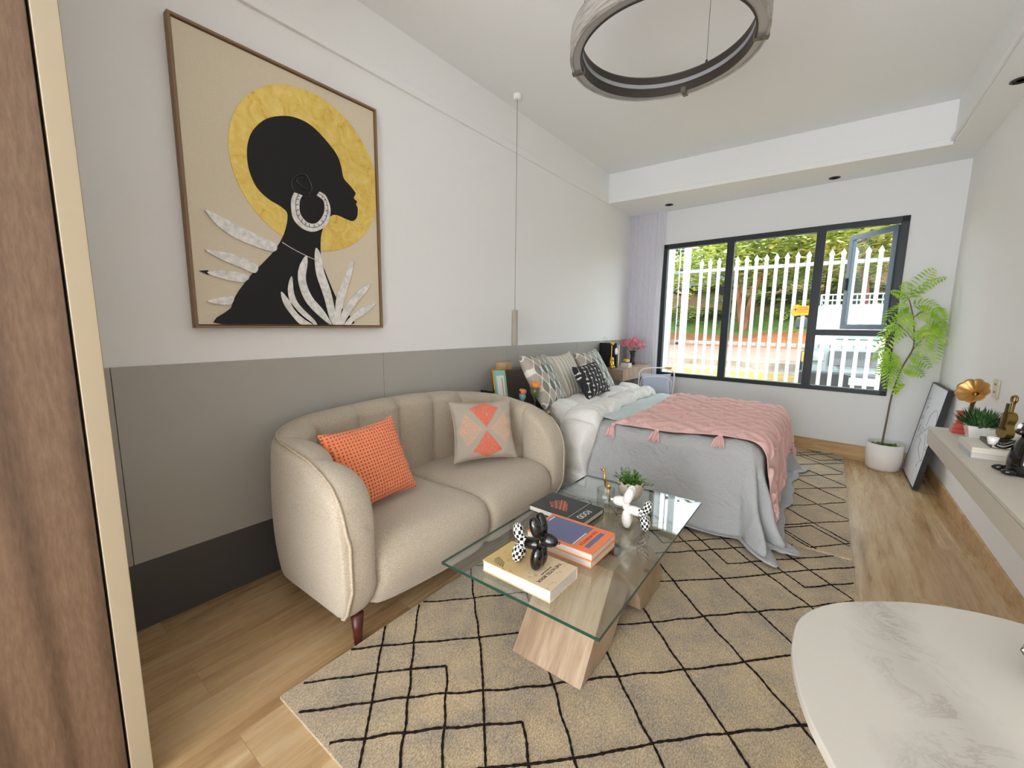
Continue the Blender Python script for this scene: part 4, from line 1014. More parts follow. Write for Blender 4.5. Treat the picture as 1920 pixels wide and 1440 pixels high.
# ------------------------------------------------------------------ curtain
m = M()
def cur(a, b):
    z = .03+(ZB-.03)*b; w = .455-.03*math.sin(PI*b)**2*(1-b); x = .012+w*a
    f = .014*math.sin(2*PI*a*7+.9*math.sin(3*b))+.007*math.sin(2*PI*a*13+3*b)
    return (x, fy(x)-.075+f*(.6+.4*(1-b))+.01*math.sin(6*b+8*a), z)
m.grid(cur, 160, 40)
def f_sheer(g):
    nt = g.nt; tr = g.node('ShaderNodeBsdfTransparent'); tl = g.node('ShaderNodeBsdfTranslucent'); tl.inputs[0].default_value = lin('F1F0F8')
    df = g.node('ShaderNodeBsdfDiffuse'); df.inputs[0].default_value = lin('EFEEF5')
    m1 = g.node('ShaderNodeMixShader'); m1.inputs[0].default_value = .5; nt.links.new(df.outputs[0], m1.inputs[1]); nt.links.new(tl.outputs[0], m1.inputs[2])
    m2 = g.node('ShaderNodeMixShader'); m2.inputs[0].default_value = .82; nt.links.new(tr.outputs[0], m2.inputs[1]); nt.links.new(m1.outputs[0], m2.inputs[2])
    nt.links.new(m2.outputs[0], nt.nodes['Material Output'].inputs['Surface'])
tag(obj('sheer_curtain', m, mat('sheer_voile', fn=f_sheer), smooth=True), 'pale lilac sheer curtain gathered in the corner left of the window', 'curtain')

# ------------------------------------------------------------------ floating desk and the things on it
DX1, DY0, DY1, DZ0, DZ1 = .415, 4.475, 5.40, .680, .810
dk = thing('floating_desk', 'wall-mounted pale walnut desk beyond the bed, below the curtain', 'desk', (.2, 4.95, DZ0))
obj('body', M().box(.016, DX1-.018, DY0, DY1, DZ0, DZ1), M_desk_wood, dk, bevel=.0015)
obj('drawer_front', M().box(DX1-.0175, DX1, DY0, (DY0+DY1)/2-.001, DZ0, DZ1), M_desk_wood, dk, bevel=.0015)
obj('drawer_front', M().box(DX1-.0175, DX1, (DY0+DY1)/2+.001, DY1, DZ0, DZ1), M_desk_wood, dk, bevel=.0015)
# upright books
def upright(label, y0, y1, x0, x1, h, cm, spine=True, group=None):
    b = thing('book', label, 'book', ((x0+x1)/2, (y0+y1)/2, DZ1), group=group)
    m = M(); c = .0025; m.box(x0, x1, y0, y0+c, DZ1, DZ1+h); m.box(x0, x1, y1-c, y1, DZ1, DZ1+h); m.box(x1-c, x1, y0+c, y1-c, DZ1, DZ1+h)
    obj('cover', m, cm, b); obj('pages', M().box(x0+.003, x1-c, y0+c, y1-c, DZ1+.001, DZ1+h-.003), M_paper, b)
    return b
M_bc = mat('black_book_cloth', '18181B', .5); M_wc = mat('white_book_cloth', 'E6E3DE', .6)
upright('black upright book on the desk, nearest the bed', 4.665, 4.70, .03, .235, .285, M_bc)
upright('pink-edged thin upright book between the black and white ones', 4.702, 4.715, .03, .24, .280, mat('pink_cloth', 'D9C3C0', .6))
upright('black thin upright book between the pink and white ones', 4.717, 4.745, .03, .235, .275, M_bc)
upright('white upright book at the far end of the desk row', 4.747, 4.775, .03, .235, .265, M_wc)
# gold figurine with a disc-headed white face
fg = thing('gold_lamp', 'gold bear-shaped desk lamp with a clear globe beside the pillows', 'lamp', (.255, 4.52, DZ1))
m = M(); gx, gy = .255, 4.52; z0 = DZ1
m.ell((gx, gy, z0+.045), (.030, .032, .045)); m.ell((gx, gy, z0+.105), (.024, .026, .026)); m.ell((gx+.012, gy-.028, z0+.018), (.020, .014, .018)); m.ell((gx+.012, gy+.028, z0+.018), (.020, .014, .018))
m.ell((gx, gy-.034, z0+.075), (.011, .011, .026)); m.ell((gx, gy+.034, z0+.075), (.011, .011, .026)); m.ell((gx, gy-.020, z0+.128), (.009, .007, .009)); m.ell((gx, gy+.020, z0+.128), (.009, .007, .009))
obj('figure', m, M_gold, fg, smooth=True)
obj('stem', M().tube([(gx-.006, gy, z0+.12), (gx-.006, gy, z0+.27)], .003, 8), M_gold, fg)
m = M(); m.ell((gx, gy, z0+.285), (.022, .022, .022)); m.ell((gx, gy-.035, z0+.295), (.016, .018, .012)); m.ell((gx-.01, gy-.055, z0+.305), (.012, .016, .008))
obj('gold_blossom', m, M_gold, fg, smooth=True)
obj('globe', M().ell((gx-.12, gy+.06, z0+.325), (.032, .032, .032)), M_cglass, fg, smooth=True)
obj('globe_arm', M().tube([(gx, gy, z0+.285), (gx-.06, gy+.03, z0+.30), (gx-.12, gy+.06, z0+.293)], .0025, 6), M_gold, fg)
m = M(); m.lathe([(0, 0), (.033, 0), (.034, .010), (.0, .010)], (0, 0, 0), 28)
for v in m.v: v.xyz = (.243+v.z, 4.655+v.x*1., DZ1+.185+v.y)
m2 = M(); 
for k in range(7):
    a = PI*.15+k*.33; m2.ell((.246, 4.655+.040*math.cos(a), DZ1+.185+.040*math.sin(a)), (.004, .008, .008))
cl = thing('table_clock', 'small white clock with petals in front of the black book', 'clock', (.25, 4.655, DZ1))
obj('face', m, M_white, cl, smooth=True); obj('petals', m2, M_white, cl, smooth=True)
obj('stand', M().box(.235, .262, 4.635, 4.675, DZ1, DZ1+.155), M_bc, cl)
# small white books with a gold knot
for i, (dz, lab) in enumerate(((0, 'white small book lying on the desk, lower of two under the gold knot'), (.0245, 'pale blue small book lying on the desk, upper of two under the gold knot'))):
    bk_ = thing('book', lab, 'book', (.31, 4.86, DZ1+dz)); cm = (M_wc, mat('pale_blue_cloth', 'D3DDE2', .6))[i]
    obj('cover', M().box(.255, .355, 4.785, 4.885, DZ1+dz, DZ1+dz+.003).box(.255, .355, 4.785, 4.885, DZ1+dz+.021, DZ1+dz+.024).box(.255, .258, 4.785, 4.885, DZ1+dz+.003, DZ1+dz+.021), cm, bk_)
    obj('pages', M().box(.258, .352, 4.788, 4.882, DZ1+dz+.003, DZ1+dz+.021), M_paper, bk_)
m = M()
for a in range(5): m.ell((.305+.020*math.cos(a*1.26), 4.835+.024*math.sin(a*1.26), DZ1+.0485+.024+.006*(a % 2)), (.020, .018, .022))
tag(obj('gold_knot_ornament', m, M_gold, smooth=True), 'gold knot ornament on top of the two small pale books', 'ornament')
# vase with roses
vx, vy = .235, 5.20
vs_ = thing('rose_vase', 'smoky glass vase holding pink roses on the desk', 'vase', (vx, vy, DZ1))
obj('glass', M().lathe([(0, .002), (.040, .002), (.036, .03), (.022, .085), (.030, .13), (.038, .175), (.036, .175), (.028, .13), (.020, .085), (.033, .03), (0, .008)], (vx, vy, DZ1), 32, False), M_gglass, vs_, smooth=True)
obj('dark_twist', M().tube([(vx+.018*math.cos(t*.9), vy+.018*math.sin(t*.9), DZ1+.01+t*.02) for t in range(9)], .006, 8), mat('dark_glass', '2A2A2E', .1), vs_, smooth=True)
M_rose = mat('rose_petals', 'E98CA0', .6, fn=lambda g: g.color(g.ramp(g.noise(g.obj(), 30, 3), [(.3, 'E2808C'), (.5, 'F0A3AB'), (.75, 'F9CDD0')])))
M_rosec = mat('rose_center', 'C94F68', .6)
M_dgreen = mat('dark_leaf', '3B5A34', .5)
def rose(i, loc, r, lab):
    t = thing('rose', lab, 'rose', loc, group='pink roses in the vase'); c = Vector(loc); rr = random.Random(i); m = M()
    tocam = (Vector((2.2, 0, 1.3))-c).normalized(); ax = (Vector((0, 0, .7))+(c-Vector((vx, vy, DZ1+.2))).normalized()*.8+Vector((.3, -.5, 0))).normalized(); Q = ax.to_track_quat('Z', 'Y')
    for ring_, (nn, rad, op) in enumerate(((3, .28, 1.15), (4, .5, .85), (5, .78, .5), (6, 1.0, .15))):
        for k in range(nn):
            a0 = 2*PI*k/nn+ring_*.6
            def pf_(u, v):
                a = a0+(u-.5)*2*PI/nn*1.5; h = v
                rad_ = r*rad*(.35+.65*math.sin(h*PI*.55)+.12*h*(1-op)); z = r*(h*1.15*op+.35*h-.3)
                z -= r*.18*(u-.5)**2*4*h
                return c+Q @ Vector((rad_*math.cos(a), rad_*math.sin(a), z))
            m.grid(pf_, 7, 6)
    obj('bloom', m, M_rose, t, smooth=True)
    obj('bloom_center', M().ell(c+ax*r*.30, (r*.34, r*.34, r*.5), ax.to_track_quat('Z', 'Y')), M_rosec, t, smooth=True)
    obj('stem', M().tube([c-ax*r*.3, (vx+(c.x-vx)*.25, vy+(c.y-vy)*.25, DZ1+.15), (vx, vy, DZ1+.02)], .0022, 6), M_dgreen, t)
    m = M()
    for k in range(4):
        a = rr.uniform(0, 2*PI); leaf(m, c-ax*r*.5-Vector((0, 0, .01)), (math.cos(a), math.sin(a), -.25), .045, .022)
    obj('leaf', m, M_dgreen, t)
rs = [((-.02, -.115, .255), .036), ((.03, -.075, .240), .034), ((.02, -.015, .285), .042), ((.055, .02, .230), .038), ((.0, .055, .268), .032), ((.05, .095, .238), .038), ((-.03, .10, .275), .030), ((-.045, .02, .270), .032)]
rl = ['pink rose at the near side of the vase', 'pink rose low at the near side of the bouquet', 'largest pink rose at the top of the bouquet', 'pink rose low in the middle of the bouquet', 'small pink rose behind the tallest one', 'pink rose at the far side of the bouquet', 'pale pink rose at the back of the bouquet by the curtain', 'pink rose behind, hidden by the largest rose']
for i, (p, r) in enumerate(rs): rose(i, (vx+p[0]*1.2, vy+p[1]*1.75, DZ1+p[2]*1.04), r*1.15, rl[i])

# ------------------------------------------------------------------ chair at the desk
ch = thing('desk_chair', 'white wire-framed chair with pale blue cushion behind the bed', 'chair', (.78, 4.98, 0), (0, 0, math.radians(18))); LOC[ch.name] = Vector((0, 0, 0))
ch.location = (.60, 4.98, 0); ch.rotation_euler = (0, 0, math.radians(-66))
M_wm = mat('white_metal', 'E4E6EA', .3, .2)
for sx, sy in ((-1, -1), (-1, 1), (1, -1), (1, 1)): obj('leg', M().tube([(sx*.19, sy*.19, 0), (sx*.16, sy*.15, .44)], .008, 8), M_wm, ch, local=True)
obj('seat', M().box(-.19, .19, -.19, .19, .44, .455), M_wm, ch, local=True, bevel=.02)
obj('seat_cushion', pillow_mesh(.36, .36, .06), mat('pale_blue_cushion', 'C3CCDA', .9), ch, smooth=True, local=True).location = (0, 0, .49)
fp = smooth_path([(.15, -.18, .45), (.19, -.19, .66), (.22, -.17, .80), (.235, 0, .835), (.22, .17, .80), (.19, .19, .66), (.15, .18, .45)], 6)
obj('back_frame', M().tube(fp, .008, 8), M_wm, ch, smooth=True, local=True)
fp = smooth_path([(.17, -.165, .56), (.19, -.15, .70), (.20, 0, .73), (.19, .15, .70), (.17, .165, .56)], 6)
obj('back_frame', M().tube(fp, .005, 8), M_wm, ch, smooth=True, local=True)
bc = obj('back_cushion', pillow_mesh(.32, .24, .06), mat('pale_blue_cushion2', 'B9C4D6', .9), ch, smooth=True, local=True); bc.location = (.155, 0, .64); bc.rotation_euler = (PI/2, 0, PI/2)
obj('top_grip', M().ell((.232, .12, .835), (.014, .045, .012)), mat('orange_wood', 'D59A50', .5), ch, smooth=True, local=True)

# ------------------------------------------------------------------ potted tree by the window
ptx, pty = 2.722, 5.12
tr_ = thing('potted_tree', 'tall feathery-leaved tree in a round white pot in the far corner', 'potted plant', (ptx, pty, 0))
obj('pot', M().lathe([(0, 0), (.105, .0), (.122, .02), (.132, .10), (.135, .245), (.126, .25), (.122, .205)], (ptx, pty, 0), 48, False), mat('white_pot', 'E6E3DD', .45), tr_, smooth=True)
m = M().lathe([(0, .215), (.06, .222), (.123, .208)], (ptx, pty, 0), 24, False); rr = random.Random(2)
for i in range(260):
    a = rr.uniform(0, 2*PI); r = .118*math.sqrt(rr.random()); leaf(m, (ptx+r*math.cos(a), pty+r*math.sin(a), .212), (rr.uniform(-1, 1), rr.uniform(-1, 1), rr.uniform(.4, 1.4)), rr.uniform(.02, .045), .010)
obj('moss', m, mat('moss_green', '577A2C', .8, fn=lambda g: g.color(g.ramp(g.noise(g.obj(), 40, 3), [(.3, '35551B'), (.7, '86A944')]))), tr_)
M_bark = mat('grey_brown_bark', '6E5D4E', .8)
stem = smooth_path([(2.700, pty, .215), (2.712, pty, .5), (2.724, pty, .72), (2.762, pty-.01, .95), (2.815, pty-.01, 1.12), (2.812, pty, 1.25), (2.794, pty, 1.38), (2.765, pty, 1.50), (2.743, pty, 1.565)], 6)
obj('trunk', M().tube(stem, [.008-.0045*i/len(stem) for i in range(len(stem))], 10), M_bark, tr_, smooth=True)
m = M(); brs = [[(2.80, pty-.01, 1.08), (2.85, pty, 1.18), (2.90, pty, 1.28), (2.925, pty, 1.36)], [(2.745, pty-.01, .9), (2.70, pty-.03, 1.0), (2.665, pty-.05, 1.12)], [(2.813, pty, 1.2), (2.75, pty-.05, 1.28), (2.69, pty-.10, 1.34)], [(2.79, pty, 1.4), (2.84, pty-.04, 1.45), (2.89, pty-.05, 1.47)]]
for b in brs: obj('branch', M().tube(smooth_path(b, 5), .0035, 8), M_bark, tr_, smooth=True)
M_fern = mat('feather_leaf', '9CC63A', .5, fn=lambda g: g.color(g.ramp(g.noise(g.obj(), 9, 2), [(.32, '7DAA2E'), (.5, 'A0C93C'), (.7, 'BFDD5E')])))
def frond(p0, p1, sag, wid, seed):
    rr = random.Random(seed); p0, p1 = Vector(p0), Vector(p1); L = (p1-p0).length; mid_ = (p0+p1)/2+Vector((0, 0, sag))
    def pos(t): return p0*(1-t)**2+mid_*2*t*(1-t)+p1*t*t
    m = M(); m.tube([pos(i/12) for i in range(13)], [.0018*(1-.6*i/12) for i in range(13)], 5)
    nl = max(8, int(L/.026)); vdir = Vector((2.228, 0, 1.3))-p0; vdir.normalize(); nrm0 = (vdir+Vector((rr.uniform(-.5, .5), rr.uniform(-.5, .5), .7))).normalized()
    for i in range(nl):
        t = .10+.9*i/(nl-1); p = pos(t); d = (pos(min(1, t+.03))-pos(max(0, t-.03))).normalized(); s = d.cross(nrm0).normalized()
        ll = wid*(math.sin(PI*min(1, .22+.72*t))**.7)*rr.uniform(.9, 1.1)
        for sg in (-1, 1):
            dd = (s*sg+d*.45+Vector((0, 0, -.18))).normalized(); leaf(m, p, dd, ll, .0165, .35, up=nrm0)
    return m
FR = [((2.745, pty, 1.56), (2.872, pty-.02, 1.80), .05, .085), ((2.745, pty, 1.56), (2.935, pty-.1, 1.72), .07, .07), ((2.75, pty, 1.54), (2.62, pty-.06, 1.62), .05, .075), ((2.745, pty, 1.55), (2.70, pty-.05, 1.70), .03, .06),
      ((2.765, pty, 1.50), (2.60, pty-.10, 1.35), .09, .085), ((2.77, pty, 1.49), (2.93, pty-.05, 1.46), .09, .09), ((2.79, pty, 1.42), (2.99, pty-.05, 1.30), .10, .085), ((2.78, pty, 1.44), (2.66, pty-.12, 1.30), .07, .08),
      ((2.69, pty-.10, 1.34), (2.545, pty-.12, 1.15), .09, .075), ((2.69, pty-.10, 1.34), (2.62, pty-.13, 1.10), .05, .08), ((2.925, pty, 1.36), (3.005, pty-.08, 1.18), .10, .085), ((2.925, pty, 1.36), (2.85, pty-.12, 1.08), .06, .09),
      ((2.925, pty, 1.36), (2.955, pty-.14, 1.03), .06, .08), ((2.90, pty, 1.28), (2.80, pty-.15, 1.22), .05, .07), ((2.665, pty-.05, 1.12), (2.55, pty-.10, 1.02), .06, .07), ((2.665, pty-.05, 1.12), (2.665, pty-.12, .78), .06, .085),
      ((2.665, pty-.05, 1.10), (2.73, pty-.12, .74), .07, .085), ((2.762, pty-.01, .95), (2.89, pty-.08, .90), .05, .08), ((2.79, pty-.01, 1.06), (2.93, pty-.06, .98), .05, .075), ((2.70, pty-.03, 1.0), (2.60, pty-.10, .90), .05, .075),
      ((2.79, pty, 1.40), (2.70, pty-.14, 1.22), .05, .08), ((2.725, pty, .72), (2.78, pty-.08, .80), .03, .05), ((2.89, pty-.05, 1.47), (2.97, pty-.10, 1.37), .05, .08)]
for i, (a, b, s_, w_) in enumerate(FR): fm = frond(a, b, s_, w_*1.0, i); [setattr(v, 'x', min(v.x, WX-.012)) for v in fm.v]; obj('frond', fm, M_fern, tr_)

# ------------------------------------------------------------------ leaning canvas with line drawing
DRAW = [[(0.51, 0.571), (0.529, 0.628), (0.553, 0.703), (0.753, 0.774), (0.884, 0.749), (0.956, 0.684)], [(0.217, 0.413), (0.374, 0.474), (0.533, 0.538), (0.619, 0.575)], [(0.32, 0.474), (0.345, 0.544), (0.49, 0.535), (0.6, 0.54)], [(0.606, 0.505), (0.683, 0.491), (0.84, 0.376), (0.904, 0.272), (0.535, 0.334), (0.495, 0.42), (0.36, 0.434)], [(0.889, 0.386), (0.883, 0.421), (0.958, 0.418), (0.925, 0.38), (0.939, 0.405)], [(0.736, 0.179), (0.761, 0.236), (0.873, 0.275)], [(0.094, 0.807), (0.125, 0.839), (0.271, 0.837)], [(0.158, 0.778), (0.238, 0.797)], [(0.194, 0.727), (0.205, 0.756), (0.266, 0.746), (0.213, 0.725)], [(0.089, 0.6), (0.105, 0.64), (0.192, 0.624), (0.126, 0.596)], [(0.18, 0.47), (0.155, 0.523), (0.218, 0.543), (0.142, 0.541)]]
th_ = math.asin(.118/.835)
lc = thing('leaning_canvas', 'black-framed canvas with a line drawing leaning on the right wall', 'picture', (2.872, 4.905, .009), (0, th_, math.radians(0))); LOC[lc.name] = Vector((0, 0, 0))
LW, LH, LD = .64, .835, .034
# local: x = depth (front at 0, back at +LD), y across, z up
m = M(); w = .008
for a, b, c, d in ((-LW/2, LW/2, 0, w), (-LW/2, LW/2, LH-w, LH), (-LW/2, -LW/2+w, w, LH-w), (LW/2-w, LW/2, w, LH-w)): m.box(0, LD, a, b, c, d)
obj('frame', m, mat('black_frame', '1A1A1C', .4), lc, local=True)
obj('canvas', M().box(.003, .02, -LW/2+w, LW/2-w, w, LH-w), mat('white_canvas', 'E4E5EA', .6), lc, local=True)
m = M()
for l in DRAW:
    pts = [(0.002, (.5-u)*LW, v*LH, ) for u, v in l]
    m.tube(smooth_path(pts, 5), .0015, 5)
obj('line_drawing', m, mat('grey_ink', '8A8C98', .7), lc, local=True)

# ------------------------------------------------------------------ floating shelf along the right wall
HZ0, HZ1, HX, HY0, HY1 = .660, .757, 2.715, 1.30, 3.285
sh = thing('floating_shelf', 'long cream floating shelf running along the right wall', 'shelf', (2.87, 2.3, HZ0))
M_shelf = mat('cream_lacquer', 'CFC9BB', .45)
obj('carcass', M().box(HX+.02, WX-.001, HY0, HY1, HZ0, HZ1-.017), M_shelf, sh, bevel=.001)
obj('top', M().box(HX, WX-.001, HY0-.002, HY1+.002, HZ1-.015, HZ1), M_shelf, sh, bevel=.0015)
obj('front_panel', M().box(HX+.002, HX+.0195, HY0, HY1, HZ0, HZ1-.019), M_shelf, sh, bevel=.0015)
# gramophone
gpx, gpy = 2.815, 3.17
gp = thing('gramophone', 'small gramophone ornament with scalloped brass horn and red base on the shelf', 'gramophone', (gpx, gpy, HZ1))
M_red = mat('coral_red_lacquer', 'C9554A', .35)
obj('base', M().box(gpx-.03, gpx+.03, gpy-.03, gpy+.03, HZ1, HZ1+.022), M_red, gp, bevel=.003)
obj('pillar', M().loft([[(gpx+sx*a, gpy+sy*a, HZ1+z) for sx, sy in ((-1, -1), (1, -1), (1, 1), (-1, 1))] for a, z in ((.020, .022), (.022, .05), (.012, .062), (.012, .10), (.017, .108), (.017, .118))]), M_red, gp, bevel=.002)
hp = smooth_path([(gpx+.02, gpy, HZ1+.05), (gpx+.035, gpy-.01, HZ1+.10), (gpx+.03, gpy-.02, HZ1+.15), (gpx+.03, gpy-.045, HZ1+.19), (gpx+.02, gpy-.10, HZ1+.225)], 5)
hd = Vector((-.42, -.62, .38)).normalized(); hc = Vector((gpx+.012, gpy-.115, HZ1+.232))
obj('horn_pipe', M().tube(hp, [.006+.006*i/len(hp) for i in range(len(hp))], 10), M_brass, gp, smooth=True)
Qh = hd.to_track_quat('Z', 'Y'); rings = []
for i in range(16):
    t = i/15; r = .009+.050*t**2.0; z = .055*t-.03
    rings.append([hc+Qh @ Vector((r*(1+.12*t*abs(math.cos(4.5*a)))*math.cos(a), r*(1+.12*t*abs(math.cos(4.5*a)))*math.sin(a), z)) for a in [2*PI*k/72 for k in range(72)]])
obj('horn', M().loft(rings, True, False), mat('warm_brass', 'B98D52', .35, .7), gp, smooth=True, solid=.002)
# books lying on the shelf
BX, BY = 2.868, 2.683
def lying(label, x0, x1, y0, y1, z, t, cm):
    b = thing('book', label, 'book', ((x0+x1)/2, (y0+y1)/2, z)); c = .0025
    m = M(); m.box(x0, x1, y0, y1, z, z+c).box(x0, x1, y0, y1, z+t-c, z+t).box(x0, x0+c, y0, y1, z+c, z+t-c)
    obj('cover', m, cm, b); obj('pages', M().box(x0+c, x1-.003, y0+.003, y1-.003, z+c, z+t-c), M_paper, b); return b
b5 = lying('pale-spined large book on the shelf, lowest of the stack', 2.752, 2.985, 2.572, 2.795, HZ1, .0238, mat('blue_grey_cloth', 'B9BCC4', .6))
b6 = lying('cream large book on the shelf, middle of the stack', 2.752, 2.985, 2.570, 2.798, HZ1+.024, .0242, mat('cream_cloth', 'DDD6CA', .6))
b7 = lying('small dark notebook under the brass violin ornament', 2.812, 2.935, 2.60, 2.775, HZ1+.0485, .016, mat('charcoal_cloth', '55524E', .5))
# grass plant behind the books
qx, qy = 2.862, 3.02
gp2 = thing('potted_plant', 'dark green spiky plant in a white cube pot on the shelf', 'potted plant', (qx, qy, HZ1))
obj('pot', M().loft([[(qx+sx*a, qy+sy*a, HZ1+z) for sx, sy in ((-1, -1), (1, -1), (1, 1), (-1, 1))] for a, z in ((.040, 0), (.055, .075), (.050, .075), (.047, .06))], True, True), M_whitegloss, gp2, bevel=.002)
m = M(); rr = random.Random(5)
for i in range(420):
    a = rr.uniform(0, 2*PI); el = rr.uniform(.25, 1.5); r0 = .030*rr.random()**.5
    d = Vector((math.cos(a)*math.cos(el), math.sin(a)*math.cos(el), math.sin(el)*.9))
    leaf(m, (qx+r0*math.cos(a), qy+r0*math.sin(a), HZ1+.06), d, rr.uniform(.075, .105), .009, -.25)
for v in m.v: v.x = min(v.x, WX-.02)
obj('leaves', m, mat('dark_spiky_leaf', '3E5F33', .5, fn=lambda g: g.color(g.ramp(g.noise(g.obj(), 40, 2), [(.3, '243F20'), (.55, '426A38'), (.75, '6F9A58')]))), gp2)
# brass violin ornament
vz = HZ1+.0485+.016
vn = thing('violin_ornament', 'brass violin ornament standing upright on the small dark notebook', 'ornament', (2.868, 2.712, vz), (0, math.radians(4), math.radians(12))); LOC[vn.name] = Vector((0, 0, 0))
pr_ = [(.0, .012), (.030, .020), (.038, .042), (.024, .066), (.022, .078), (.031, .098), (.028, .116), (.010, .128)]
q = [(a, b) for a, b in pr_]+[(-a, b) for a, b in pr_[::-1]]; q = [(p.x, p.y) for p in smooth_path(q, 3, True)]
obj('body', M().prism(q, -.013, .013, lambda a, b, d: (d, a, b)), M_brass, vn, local=True, bevel=.004)
obj('neck', M().box(-.006, .006, -.007, .007, .120, .172), M_brass, vn, local=True, bevel=.002)
obj('fingerboard', M().box(-.018, -.012, -.006, .006, .055, .165), mat('dark_brass', '4A3D22', .4, .8), vn, local=True)
obj('bridge', M().box(-.020, -.012, -.016, .016, .050, .060), mat('dark_brass2', '4A3D22', .4, .8), vn, local=True)
m = M(); m.tube([(0, .017*math.cos(t*PI/10), .185+.015*math.sin(t*PI/10)) for t in range(21)], .005, 8); obj('scroll', m, M_brass, vn, smooth=True, local=True)
obj('stand', M().box(-.02, .02, -.022, .022, 0, .014), mat('dark_stand', '2B2620', .5), vn, local=True, bevel=.002)
# black animal figurine holding a cup
ax, ay = 2.858, 2.385
fb = thing('cow_figurine', 'black seated cow figurine holding out a cup on the shelf', 'figurine', (ax, ay, HZ1))
m = M(); m.lathe([(.045, 0), (.052, .02), (.048, .07), (.036, .12), (.024, .155), (.0, .165)], (ax, ay, HZ1), 28)
m.ell((ax-.005, ay+.005, HZ1+.175), (.026, .024, .024)); m.ell((ax-.026, ay-.005, HZ1+.166), (.017, .015, .013))
obj('body', m, M_black_gloss, fb, smooth=True)
obj('ear', M().ell((ax-.012, ay+.034, HZ1+.190), (.008, .014, .007)), M_black_gloss, fb, smooth=True); obj('ear', M().ell((ax+.006, ay-.030, HZ1+.190), (.008, .014, .007)), M_black_gloss, fb, smooth=True)
obj('horn', M().tube([(ax-.008, ay+.014, HZ1+.19), (ax-.012, ay+.022, HZ1+.212)], [.005, .002], 8), M_white, fb); obj('horn', M().tube([(ax, ay-.014, HZ1+.19), (ax+.004, ay-.020, HZ1+.212)], [.005, .002], 8), M_white, fb)
obj('arm', M().tube(smooth_path([(ax-.025, ay+.02, HZ1+.12), (ax-.055, ay+.03, HZ1+.095), (ax-.075, ay+.035, HZ1+.10)], 4), .010, 10), M_black_gloss, fb, smooth=True)
obj('cup', M().lathe([(0, 0), (.012, 0), (.017, .028), (.015, .028), (.010, .006)], (ax-.084, ay+.040, HZ1+.098), 20, False), M_whitegloss, fb, smooth=True, solid=.001)
obj('foot', M().ell((ax-.055, ay+.03, HZ1+.012), (.024, .014, .012)), M_black_gloss, fb, smooth=True); obj('foot', M().ell((ax-.045, ay-.035, HZ1+.012), (.024, .014, .012)), M_black_gloss, fb, smooth=True)
obj('blaze', M().ell((ax-.030, ay+.002, HZ1+.182), (.008, .006, .014)), M_white, fb, smooth=True)
# socket on the wall
sk_ = thing('wall_socket', 'cream double wall socket above the shelf on the right wall', 'wall socket', (WX, 3.65, .90))
obj('plate', M().box(WX-.010, WX-.0005, 3.605, 3.70, .905, 1.015), mat('cream_plastic', 'D5CAB5', .4), sk_, bevel=.002)
for zz in (.94, .985): obj('socket_hole', M().box(WX-.0112, WX-.0102, 3.635, 3.67, zz-.006, zz+.006), M_dark_wood, sk_)

# ------------------------------------------------------------------ outside: ground, bank, fence, vehicles, trees
def gz(x, y):
    base = interp(y, [5.2, 9, 12, 12.05, 12.4, 12.45, 17, 17.1, 19, 20, 28, 35, 50, 70], [-.12, .02, .26, .36, .40, .34, .60, .74, 1.02, 1.22, 3.7, 5.6, 8.5, 10])
    return base+(.12*math.sin(x*.7)+.08*math.sin(x*1.9+y))*max(0, min(1, (y-17)/6))*1.8
m = M(); ys_ = [5.5+.5*i for i in range(13)]+[12, 12.05, 12.4, 12.45]+[12.9+.4*i for i in range(10)]+[17, 17.1]+[17.5+.5*i for i in range(30)]+[33+1.5*i for i in range(25)]
nx = 90; xs_ = [-40+75*i/(nx-1) for i in range(nx)]
m.grid(lambda a, b: (xs_[round(a*(nx-1))], ys_[round(b*(len(ys_)-1))], gz(xs_[round(a*(nx-1))], ys_[round(b*(len(ys_)-1))])), nx, len(ys_))
def f_ground(g):
    t = g.node('ShaderNodeNewGeometry'); x, y, z = g.xyz(t.outputs['Position']); v = t.outputs['Position']
    n = g.noise(v, 1.2, 5, .65); n2 = g.noise(v, .35, 4, .6); n3 = g.noise(v, 7, 4, .7)
    yy = g.m('ADD', y, g.m('MULTIPLY', g.m('SUBTRACT', n, .5), .8))
    c = g.mix(g.ramp(n3, [(.35, '000000'), (.65, 'FFFFFF')]), '806A3C', '9C8850')           # dry yellow grass
    st = g.mix(g.ramp(n3, [(.35, '000000'), (.65, 'FFFFFF')]), '796B60', '94887C')
    c = g.mix(g.m('GREATER_THAN', y, 11.6), c, st)
    c = g.mix(g.m('GREATER_THAN', y, 12.42), c, g.mix(n, '7F675C', '8E796E'))              # road
    c = g.mix(g.m('GREATER_THAN', yy, 16.9), c, g.mix(n3, '7E4526', '9C6238'))              # red soil
    gr = g.mix(g.ramp(n3, [(.35, '000000'), (.62, 'FFFFFF')]), '465F26', '6F873D')
    c = g.mix(g.m('GREATER_THAN', yy, 19.2), c, gr)
    soil = g.mix(n3, '8B6746', 'A88863')
    k = g.ramp(g.m('ADD', g.m('MULTIPLY', n2, .75), g.m('MULTIPLY', n3, .3)), [(.46, '000000'), (.56, 'FFFFFF')])
    c = g.mix(g.m('MULTIPLY', g.m('GREATER_THAN', yy, 21.5), k), c, soil)
    g.color(c); g.bump(n3, .6, .05)
gm = obj('ground', m, mat('outside_ground', fn=f_ground, rough=.95), smooth=True); gm['kind'] = 'structure'
